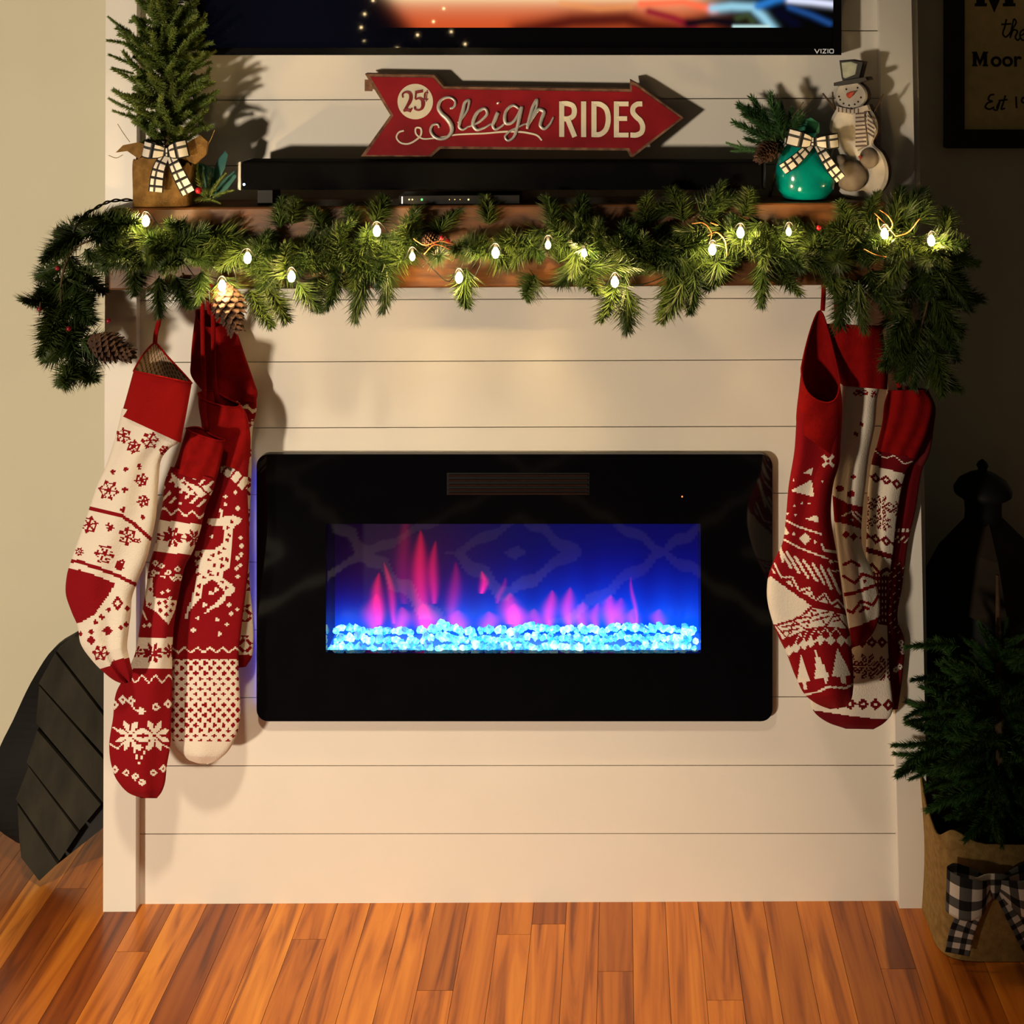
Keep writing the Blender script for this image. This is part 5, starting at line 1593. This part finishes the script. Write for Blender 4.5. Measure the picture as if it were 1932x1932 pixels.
def snowman():
    Y = -.075
    base_px = 1622
    c = P(base_px, 366, Y); bz = mantel_z(c.x)
    root = thing('snowman_figurine', 'white wooden snowman figurine with striped scarf and black top hat', 'figurine', (c.x, Y, bz))
    WH = mat('chalky_white_paint', (.62, .585, .52), .7, col2=(.40, .36, .31), nscale=18, bump=.2, bscale=80)
    SD = mat('dark_brown_side', (.075, .028, .018), .7, noise=.4, nscale=30)
    GR = mat('grey_bird_paint', (.20, .165, .125), .7, col2=(.12, .09, .07), nscale=40)
    HT = mat('black_hat_paint', (.02, .017, .015), .6, noise=.4, nscale=40)
    # built frontal about x=1612, then turned so that its right side shows
    sc = 1.06

    def w(px, py, y=0.):
        p = P(px, py, Y)
        return Vector((c.x + (p.x - c.x) * sc, Y + y, p.z))
    made = []

    def slab(name, pts, y0, y1, mf, ms=None, par=root, pil=.004, smooth=False):
        pts = catmull(list(pts) + [pts[0]], len(pts) * 5)[:-1] if smooth else pts
        cx_ = sum(p[0] for p in pts) / len(pts); cy_ = sum(p[1] for p in pts) / len(pts)
        ins = [(cx_ + (p[0] - cx_) * .90, cy_ + (p[1] - cy_) * .93) for p in pts]
        n = len(pts)
        fr = [w(*p, y0 + pil) for p in pts]; fi = [w(*p, y0) for p in ins]; bk = [w(*p, y1) for p in pts]
        # orient
        ar = sum(pts[i][0] * pts[(i + 1) % n][1] - pts[(i + 1) % n][0] * pts[i][1] for i in range(n))
        if ar > 0:
            fr.reverse(); fi.reverse(); bk.reverse()
        mb = MB(); mb.add(fr + fi, [tuple(range(n, 2 * n))] + [(i, (i + 1) % n, n + (i + 1) % n, n + i) for i in range(n)])
        o = mb.build(name, mf, par); made.append(o)
        mb = MB(); mb.add(fr + bk, [(n + i, n + (i + 1) % n, (i + 1) % n, i) for i in range(n)] + [tuple(range(2 * n - 1, n - 1, -1))])
        o2 = mb.build(name + '_side', ms or SD, par if par is not root else root); made.append(o2)
        return o
    slab('body', [(1582, 206), (1572, 228), (1570, 244), (1582, 264), (1574, 285), (1570, 312), (1578, 345), (1592, 366), (1656, 366), (1672, 342), (1674, 312), (1664, 286), (1648, 268), (1656, 246), (1654, 224), (1642, 204), (1612, 196)], -.014, .016, WH, smooth=True)
    hd_ = slab('head', [(1581, 176), (1588, 160), (1604, 154), (1624, 156), (1637, 170), (1638, 186), (1628, 199), (1610, 204), (1592, 200), (1583, 190)], -.018, .014, WH, smooth=True)
    slab('hat', [(1588, 114), (1610, 112), (1633, 116), (1626, 146), (1620, 158), (1596, 158), (1592, 146)], -.016, .014, HT)
    slab('hat_patch', [(1593, 118), (1610, 116), (1622, 120), (1618, 140), (1600, 148), (1596, 146)], -.018, -.0161, mat('pale_green_patch', (.55, .60, .46), .7, noise=.4, nscale=50), HT, pil=.001)
    slab('hat_brim', [(1580, 156), (1600, 151), (1640, 144), (1643, 150), (1625, 156), (1590, 162), (1580, 162)], -.024, .016, HT)
    # scarf
    slab('scarf', [(1584, 200), (1612, 206), (1642, 196), (1646, 206), (1614, 216), (1584, 210)], -.021, .010, mat('scarf_cream', (.58, .52, .45), .9, noise=.2, nscale=60))
    sct = slab('scarf_tail', [(1618, 204), (1634, 202), (1638, 250), (1640, 272), (1622, 284), (1618, 250)], -.0205, -.0145, MATS['scarf_cream'])
    slab('scarf_end', [(1638, 206), (1648, 222), (1656, 242), (1650, 256), (1640, 250), (1636, 226)], -.0195, -.0145, MATS['scarf_cream'])
    st = mat('scarf_stripe', (.13, .085, .075), .9, noise=.2)
    for k in range(9):
        yy = 212 + k * 7.6
        o = MB().hexa([w(1619, yy + 3, -.0212), w(1638, yy + 1, -.0212), w(1638, yy - 2, -.0212), w(1619, yy, -.0212)], [w(1619, yy + 3, -.0190), w(1638, yy + 1, -.0190), w(1638, yy - 2, -.0190), w(1619, yy, -.0190)]).build('scarf_stripe', st, sct); made.append(o)
    for k in range(5):
        o = MB().hexa([w(1640, 218 + k * 8, -.0202), w(1652, 226 + k * 8, -.0202), w(1652, 223 + k * 8, -.0202), w(1640, 215 + k * 8, -.0202)], [w(1640, 218 + k * 8, -.018), w(1652, 226 + k * 8, -.018), w(1652, 223 + k * 8, -.018), w(1640, 215 + k * 8, -.018)]).build('scarf_stripe', st, sct); made.append(o)
    for k in range(6):
        xx = 1588 + k * 7
        o = MB().hexa([w(xx, 211 + k * .4, -.0217), w(xx + 2, 211 + k * .4, -.0217), w(xx + 2, 202 + k * .4, -.0217), w(xx, 202 + k * .4, -.0217)], [w(xx, 211, -.019), w(xx + 2, 211, -.019), w(xx + 2, 202, -.019), w(xx, 202, -.019)]).build('scarf_stripe', st, sct); made.append(o)
    # face
    nose = mat('orange_red_nose', (.48, .06, .035), .6, noise=.3)
    a_ = w(1606, 180, -.018); b_ = w(1618, 172, -.030)
    o = MB().tube([a_, a_.lerp(b_, .5), b_], [.0058, .004, .0008], 8, flat=.8).build('nose', nose, hd_); made.append(o)
    for x, y in ((1602, 168), (1622, 165), (1589, 182), (1591, 188), (1597, 195), (1607, 198), (1617, 196), (1623, 191), (1628, 183)):
        o = MB().ball(w(x, y, -.0185), .0018, 6, 4).build('coal', M_INK, hd_); made.append(o)
    # twig arms
    for pts in ([(1578, 210), (1568, 194), (1555, 177)], [(1576, 204), (1574, 190), (1573, 174)], [(1646, 212), (1654, 196), (1664, 177)], [(1652, 200), (1660, 188)]):
        o = MB().tube([w(x, y, .0) for x, y in pts], [.0024, .002, .0014][:len(pts)], 6).build('twig_arm', M_TWIG, root); made.append(o)
    # grey bird at its feet
    mb = MB()
    bc = w(1610, 330, -.022)
    mb.ball(bc, .030, 14, 10, s=(1.0, .45, .95)); mb.ball(w(1642, 296, -.018), .017, 12, 8, s=(1, .5, 1.1)); mb.ball(w(1592, 304, -.022), .012, 10, 7, s=(1, .6, 1))
    o = mb.build('bird', GR, root, smooth=True); made.append(o)
    o = MB().tube([w(1628, 292, -.028), w(1630, 298, -.032)], [.003, .001], 6).build('beak', nose, root); made.append(o)
    # turn about the vertical axis through its base
    root.rotation_euler = (0, 0, math.radians(-24))
    return root


snowman()

# ------------------------------------------------------------------ framed sign on the wall to the right
def framed_sign():
    Y = .392
    root = thing('framed_sign', 'black framed kraft sign with black lettering on the wall beside the fireplace', 'framed sign', tuple(P(1870, 281, Y)))
    x0, x1, y0, y1 = 1786, 2120, -420, 280
    ix0, ix1, iy0, iy1 = 1820, 2086, -386, 245
    mb = MB()
    for q in ([(x0, y1), (x1, y1), (ix1, iy1), (ix0, iy1)], [(x1, y1), (x1, y0), (ix1, iy0), (ix1, iy1)], [(x1, y0), (x0, y0), (ix0, iy0), (ix1, iy0)], [(x0, y0), (x0, y1), (ix0, iy1), (ix0, iy0)]):
        mb.hexa([P(*p, Y) for p in q], [Vector((P(*p, Y).x, .4195, P(*p, Y).z)) for p in q])
    mb.build('frame', M_FRAME, root)
    q = [(ix0, iy1), (ix1, iy1), (ix1, iy0), (ix0, iy0)]
    MB().hexa([P(*p, .408) for p in q], [Vector((P(*p, .408).x, .4193, P(*p, .408).z)) for p in q]).build('panel', M_KRAFT, root)
    Yl = .408

    def text(body, x, y, hpx, name, bold=0., sx=1.):
        cu = bpy.data.curves.new('t', 'FONT'); cu.body = body; cu.size = 1; cu.offset = bold; cu.extrude = .002
        t = bpy.data.objects.new('t', cu); COL.objects.link(t)
        dg = bpy.context.evaluated_depsgraph_get(); me = bpy.data.meshes.new_from_object(t.evaluated_get(dg))
        bpy.data.objects.remove(t)
        o = bpy.data.objects.new(name, me); COL.objects.link(o); o.parent = root
        s = hpx * MM(Yl) / .70
        o.location = P(x, y, Yl - .001) - ORG[root]; o.rotation_euler = (PI / 2, 0, 0); o.scale = (s * sx, s, s)
        me.materials.clear(); me.materials.append(M_INK)
        return o
    text('oor', 1869, 125, 27, 'name_lettering', .022, 1.0)
    mbm = MB()
    for pts, wd in (([(1839, 125), (1839, 98)], 7), ([(1840, 98), (1849, 119), (1858, 98)], 6), ([(1859, 98), (1859, 125)], 7), ([(1834, 123.5), (1844, 123.5)], 3), ([(1854, 123.5), (1864, 123.5)], 3), ([(1834, 99), (1843, 99)], 3), ([(1855, 99), (1864, 99)], 3)):
        mbm.strip(pts, wd, Yl, .0008)
    mbm.build('name_initial', M_INK, root)
    mbm = MB()
    for pts, wd in (([(1850, 12), (1850, -50)], 16), ([(1852, -50), (1876, 10), (1900, -50)], 14), ([(1904, -50), (1904, 12)], 16), ([(1839, 9), (1862, 9)], 6), ([(1892, 9), (1916, 9)], 6)):
        mbm.strip(pts, wd, Yl, .0008)
    mbm.build('top_initial', M_INK, root)

    def script(strokes, name, wd=3.):
        mb = MB()
        for s in strokes:
            pp_ = catmull(s, 5 * len(s)) if len(s) > 2 else np.array(s, float)
            mb.strip(pp_, wd, Yl, .0008)
        mb.build(name, M_INK, root)
    script([[(1899, 36), (1896, 50), (1893, 66), (1897, 70), (1903, 66)], [(1889, 46), (1908, 45)],
            [(1903, 66), (1912, 52), (1917, 40), (1914, 36), (1910, 48), (1906, 72)], [(1906, 70), (1914, 56), (1919, 58), (1916, 72), (1920, 76), (1926, 70)], [(1924, 68), (1933, 62), (1932, 56), (1926, 60), (1925, 70), (1930, 76), (1938, 72)]], 'script_lettering')
    script([[(1876, 178), (1868, 180), (1865, 188), (1872, 191), (1864, 194), (1859, 202), (1866, 206), (1876, 202)], [(1880, 204), (1886, 192), (1884, 200), (1880, 208), (1874, 206)], [(1897, 180), (1893, 194), (1890, 206), (1896, 204)], [(1884, 190), (1901, 188)],
            [(1917, 182), (1918, 204)], [(1936, 190), (1930, 184), (1928, 192), (1934, 194), (1936, 186), (1933, 206)]], 'date_lettering', 3.2)


framed_sign()

# ------------------------------------------------------------------ slatted wooden piece leaning at the left
def slat_panel():
    root = thing('slatted_wood_panel', 'dark grey slatted wooden panel leaning against the beige wall beside the left leg', 'wood panel', (P(73, 1663, .04).x, .05, 0))
    # the panel leans back: depth grows with height
    yb = .035
    zb = P(73, 1663, yb).z

    def Yd(px, py):
        return .035 + (1663 - py) / 470. * .13
    sl = [[(107, 1228), (140, 1201), (225, 1208), (232, 1388)], [(73, 1289), (104, 1232), (230, 1396), (226, 1458)], [(68, 1364), (74, 1294), (224, 1466), (218, 1546), (194, 1514)],
          [(50, 1438), (70, 1378), (190, 1518), (150, 1566)], [(30, 1508), (54, 1446), (147, 1572), (112, 1624)], [(36, 1580), (33, 1518), (108, 1630), (74, 1662), (40, 1618)]]
    for pts in sl:
        f = [P(x, y, Yd(x, y)) for x, y in pts]
        for v in f:
            v.z = max(v.z, .002)
        k = [v + Vector((0, .016, .002)) for v in f]
        ar = sum(pts[i][0] * pts[(i + 1) % len(pts)][1] - pts[(i + 1) % len(pts)][0] * pts[i][1] for i in range(len(pts)))
        if ar > 0:
            f.reverse(); k.reverse()
        o = MB().prism(f[::1], k[::1]).build('slat', M_DKWOOD, root)
    # dark bent rim on the left and a backing board
    rim = [(140, 1199), (103, 1222), (65, 1276), (24, 1360), (-4, 1420), (-12, 1500), (-6, 1560), (32, 1590)]
    inn = [(150, 1206), (112, 1238), (86, 1296), (80, 1376), (62, 1440), (40, 1506), (36, 1570), (40, 1592)]
    mb = MB()
    R_ = catmull([P(x, y, Yd(x, y) + .030) for x, y in rim], 30); I_ = catmull([P(x, y, Yd(x, y) + .010) for x, y in inn], 30)
    vs = [tuple(p) for p in R_] + [tuple(p) for p in I_] + [(p[0], p[1] + .02, p[2]) for p in R_] + [(p[0], p[1] + .02, p[2]) for p in I_]
    n = 30
    fs = []
    for i in range(n - 1):
        fs += [(i, i + 1, n + i + 1, n + i), (2 * n + i, 3 * n + i, 3 * n + i + 1, 2 * n + i + 1), (i, 2 * n + i, 2 * n + i + 1, i + 1), (n + i, n + i + 1, 3 * n + i + 1, 3 * n + i)]
    fs += [(0, n, 3 * n, 2 * n), (n - 1, 2 * n - 1, 4 * n - 1, 3 * n - 1)]
    mb.add(vs, fs).build('bent_rim', M_DKMETAL, root)
    bk = [P(x, y, Yd(x, y) + .019) for x, y in [(112, 1236), (140, 1206), (222, 1212), (222, 1540), (76, 1656), (44, 1612), (42, 1520), (84, 1372), (84, 1296)]]
    for v in bk:
        v.z = max(v.z, .003)
    MB().prism(bk[::-1], [v + Vector((0, .01, 0)) for v in bk][::-1]).build('backing_board', M_DKMETAL, root)


slat_panel()

# ------------------------------------------------------------------ lantern behind the floor tree
def lantern():
    Y = .22
    c = P(1858, 1155, Y)
    root = thing('metal_lantern', 'tall dark metal lantern with pointed roof and knob standing behind the floor tree', 'lantern', (c.x, Y, 0))
    s = MM(Y)

    def Z(py):
        return P(1858, py, Y).z
    MB().lathe([(34 * s, Z(980)), (33 * s, Z(965)), (34 * s, Z(945)), (40 * s, Z(938)), (52 * s, Z(930)), (53 * s, Z(922)), (44 * s, Z(908)), (26 * s, Z(896)), (10 * s, Z(890)), (8 * s, Z(884)), (11 * s, Z(878)), (8 * s, Z(872)), (1 * s, Z(866))], (c.x, Y, 0), 28).build('cap', M_DKMETAL, root, smooth=True)
    mb = MB()
    h = .150; r0 = .034
    zt = Z(972); zb = Z(1120)
    for k in range(4):
        a0 = -PI / 2 + k * PI / 2; a1 = a0 + PI / 2
        d0, d1 = Vector((math.cos(a0), math.sin(a0), 0)), Vector((math.cos(a1), math.sin(a1), 0))
        cc = Vector((c.x, Y, 0))
        q = [cc + d0 * r0 + Vector((0, 0, zt)), cc + d1 * r0 + Vector((0, 0, zt)), cc + d1 * h + Vector((0, 0, zb)), cc + d0 * h + Vector((0, 0, zb))]
        mid_ = [(q[0] + q[3]) / 2 + Vector((0, 0, .022)), (q[1] + q[2]) / 2 + Vector((0, 0, .022))]
        MB().add([q[0], q[1], mid_[1], mid_[0], q[3], q[2]] + [v - Vector((0, 0, .003)) for v in (q[0], q[1], mid_[1], mid_[0], q[3], q[2])],
                 [(0, 3, 2, 1), (3, 4, 5, 2), (6, 7, 8, 9), (9, 8, 11, 10), (4, 10, 11, 5)]).build('roof_panel', M_ROOFMETAL, root)
    for k in range(4):
        a0 = -PI / 2 + k * PI / 2
        d = Vector((math.cos(a0), math.sin(a0), 0)) * .128 + Vector((c.x, Y, 0))
        MB().box((d.x - .007, d.y - .007, .03), (d.x + .007, d.y + .007, zb + .006)).build('post', M_DKMETAL, root)
        d1 = Vector((math.cos(a0 + PI / 2), math.sin(a0 + PI / 2), 0)) * .128 + Vector((c.x, Y, 0))
        MB().hexa([d + Vector((0, 0, .05)), d1 + Vector((0, 0, .05)), d1 + Vector((0, 0, zb - .01)), d + Vector((0, 0, zb - .01))],
                  [d + Vector((0, .002, .05)), d1 + Vector((0, .002, .05)), d1 + Vector((0, .002, zb - .01)), d + Vector((0, .002, zb - .01))]).build('pane', mat('smoky_glass', (.02, .02, .02), .1, noise=.2), root)
    q = [Vector((c.x + .15 * math.cos(-PI / 2 + k * PI / 2), Y + .15 * math.sin(-PI / 2 + k * PI / 2), 0)) for k in range(4)]
    MB().prism([v + Vector((0, 0, .04)) for v in q], q).build('base', M_DKMETAL, root)


lantern()

# ------------------------------------------------------------------ floor tree in burlap sack
def floor_tree():
    yf = -.145
    c0 = P(1772, 1803, yf)
    hw, hd = .135, .085
    cx, cy = P(1779, 1790, yf).x + hw - .004, yf + hd
    root = thing('potted_cypress', 'dark green tree in a tan burlap sack with buffalo check bow on the floor', 'tree', (cx, cy, 0))
    top = P(1850, 1585, yf).z

    def rim(t):
        b_ = max(0, math.sin(t)); l_ = max(0, -math.cos(t))
        return top + .098 * (b_ ** .7) * (.4 + .6 * l_) + .010 * math.sin(5 * t)
    bag('burlap_sack', root, cx, cy, hw, hd, .0012, rim, M_BURLAP)
    MB().tube([(cx, cy, .1), (cx, cy, .35), (cx, cy, .62)], [.011, .009, .003], 8).build('trunk', M_TWIG, root)
    ms = [sprig_mesh('branch', M_NEEDLE3, L=.12, n=330, ln=.024, ang=(.4, .95), seed=90 + i, curve=cv, wd=.0012, taper=.6) for i, cv in enumerate((.25, -.2, .1, .35))]
    rb = random.Random(4)
    for ly, rad, n, up in ((1560, 95, 24, .25), (1530, 120, 26, .2), (1500, 145, 28, .15), (1470, 160, 28, .15), (1440, 168, 28, .15), (1400, 165, 28, .2), (1360, 150, 26, .3), (1320, 132, 24, .35), (1285, 112, 22, .45), (1250, 80, 16, .6), (1225, 50, 10, .8)):
        for k in range(n):
            ph = 2 * PI * k / n + rb.uniform(-.3, .3)
            rr_ = rad * rb.uniform(.65, 1.05) * MM(-.06)
            z = P(1860, ly, -.06).z
            a_ = Vector((cx + rb.uniform(-.01, .01), cy, z + rb.uniform(-.02, .02)))
            fy = .45 if math.sin(ph) > 0 else .85
            b_ = a_ + Vector((math.cos(ph) * rr_, math.sin(ph) * rr_ * fy, rr_ * (up + rb.uniform(-.3, .3))))
            a2 = a_.lerp(b_, .12)
            inst('branch', rb.choice(ms), root, a2, aim(a2, b_, rb.uniform(0, 6)), (b_ - a2).length / .125)
    for ax, ay, bx, by in ((1780, 1430, 1672, 1448), (1780, 1400, 1690, 1412), (1780, 1380, 1700, 1380), (1790, 1340, 1712, 1310), (1790, 1360, 1716, 1345), (1800, 1290, 1722, 1258), (1810, 1220, 1718, 1205), (1780, 1420, 1700, 1440), (1790, 1400, 1680, 1430), (1780, 1440, 1720, 1470), (1800, 1470, 1748, 1478)):
        a_ = P(ax, ay, -.06); b_ = P(bx, by, -.10)
        inst('branch', rb.choice(ms), root, a_, aim(a_, b_, rb.uniform(0, 6)), (b_ - a_).length / .125)
    Yb = yf - .016
    bow(root, None, Yb, [((1868, 1672), (1782, 1668), 76), ((1884, 1672), (1975, 1662), 76)],
        [[(1862, 1680, -.002), (1838, 1710, -.010), (1818, 1750, -.010), (1806, 1800, -.004)], [(1892, 1680, -.002), (1915, 1720, -.010), (1938, 1760, -.010), (1960, 1800, -.004)]], (1876, 1672, 19), .042, 'buffalo', 10, 4, twid=[.030, .038, .042, .042])


floor_tree()

# ------------------------------------------------------------------ rug in front of the hearth, out of frame but mirrored in the black glass
def rug():
    n = 220; m_ = 225
    X = np.linspace(-1.1, 1.3, n + 1); Y = np.linspace(-2.75, -.50, m_ + 1)
    XX, YY = np.meshgrid(X, Y)
    V = np.stack([XX, YY, np.full_like(XX, .009)], -1)
    u = (XX[:-1, :-1] + XX[1:, 1:]) / 2 + .127; v = (YY[:-1, :-1] + YY[1:, 1:]) / 2 + 1.5
    a_ = np.abs(((u / .92 + .5) % 1) - .5) * 2; b_ = np.abs(((v / 1.4 + .5) % 1) - .5) * 2
    d = a_ + b_
    line = ((np.abs(d - .40 + .03 * np.sin(u * 60)) < .065) | (np.abs(d - 1.0 + .03 * np.sin(u * 60)) < .06) | (d < .08)) & (v < .45)
    C = np.where(line[..., None], np.array([.85, .85, .85]), np.array([.012, .012, .016])).astype(np.float32)
    root = thing('area_rug', 'dark rug with pale diamond outlines mirrored in the fireplace glass', 'rug', (.1, -2.0, 0))
    grid_obj('pile', V, C, mat('rug_pile', rough=.95, attr='col', bump=.5, bscale=300), root, smooth=False)
    MB().box((-1.1, -2.75, .0005), (1.3, -.50, .0088)).build('rug_backing', M_BLACKFABRIC, root)


rug()


# ------------------------------------------------------------------ lit Christmas tree behind the camera, mirrored in the television
def christmas_tree():
    cx, cy = -.78, -3.45
    root = thing('christmas_tree', 'tall green Christmas tree with small lights mirrored in the television screen', 'tree', (cx, cy, 0))
    MB().tube([(cx, cy, 0), (cx, cy, 1.2), (cx, cy, 2.3)], [.04, .03, .008], 10).build('trunk', M_TWIG, root)
    MB().lathe([(.22, .0), (.22, .03), (.06, .05), (.05, .10)], (cx, cy, 0), 20).build('stand', M_DKMETAL, root)
    rb = random.Random(31)
    for k in range(150):
        t = (k + .5) / 150
        z = .25 + 2.0 * t; rad = .72 * (1 - t) + .06; ph = k * 2.39996
        a_ = Vector((cx, cy, z)); b_ = a_ + Vector((math.cos(ph) * rad, math.sin(ph) * rad, -.10 * rad))
        L_ = (b_ - a_).length
        inst('branch', rb.choice(GM[:5]), root, a_, aim(a_, b_, rb.uniform(0, 6)), (2.2, 2.2, L_ / .115))
    for k in range(90):
        t = (k + .5) / 90
        z = .3 + 1.85 * t; rad = .70 * (1 - t) + .07; ph = k * 2.39996 * 1.7
        MB().ball((cx + math.cos(ph) * rad, cy + math.sin(ph) * rad, z), .006, 6, 4).build('tree_bulb', M_BULB, root)


christmas_tree()
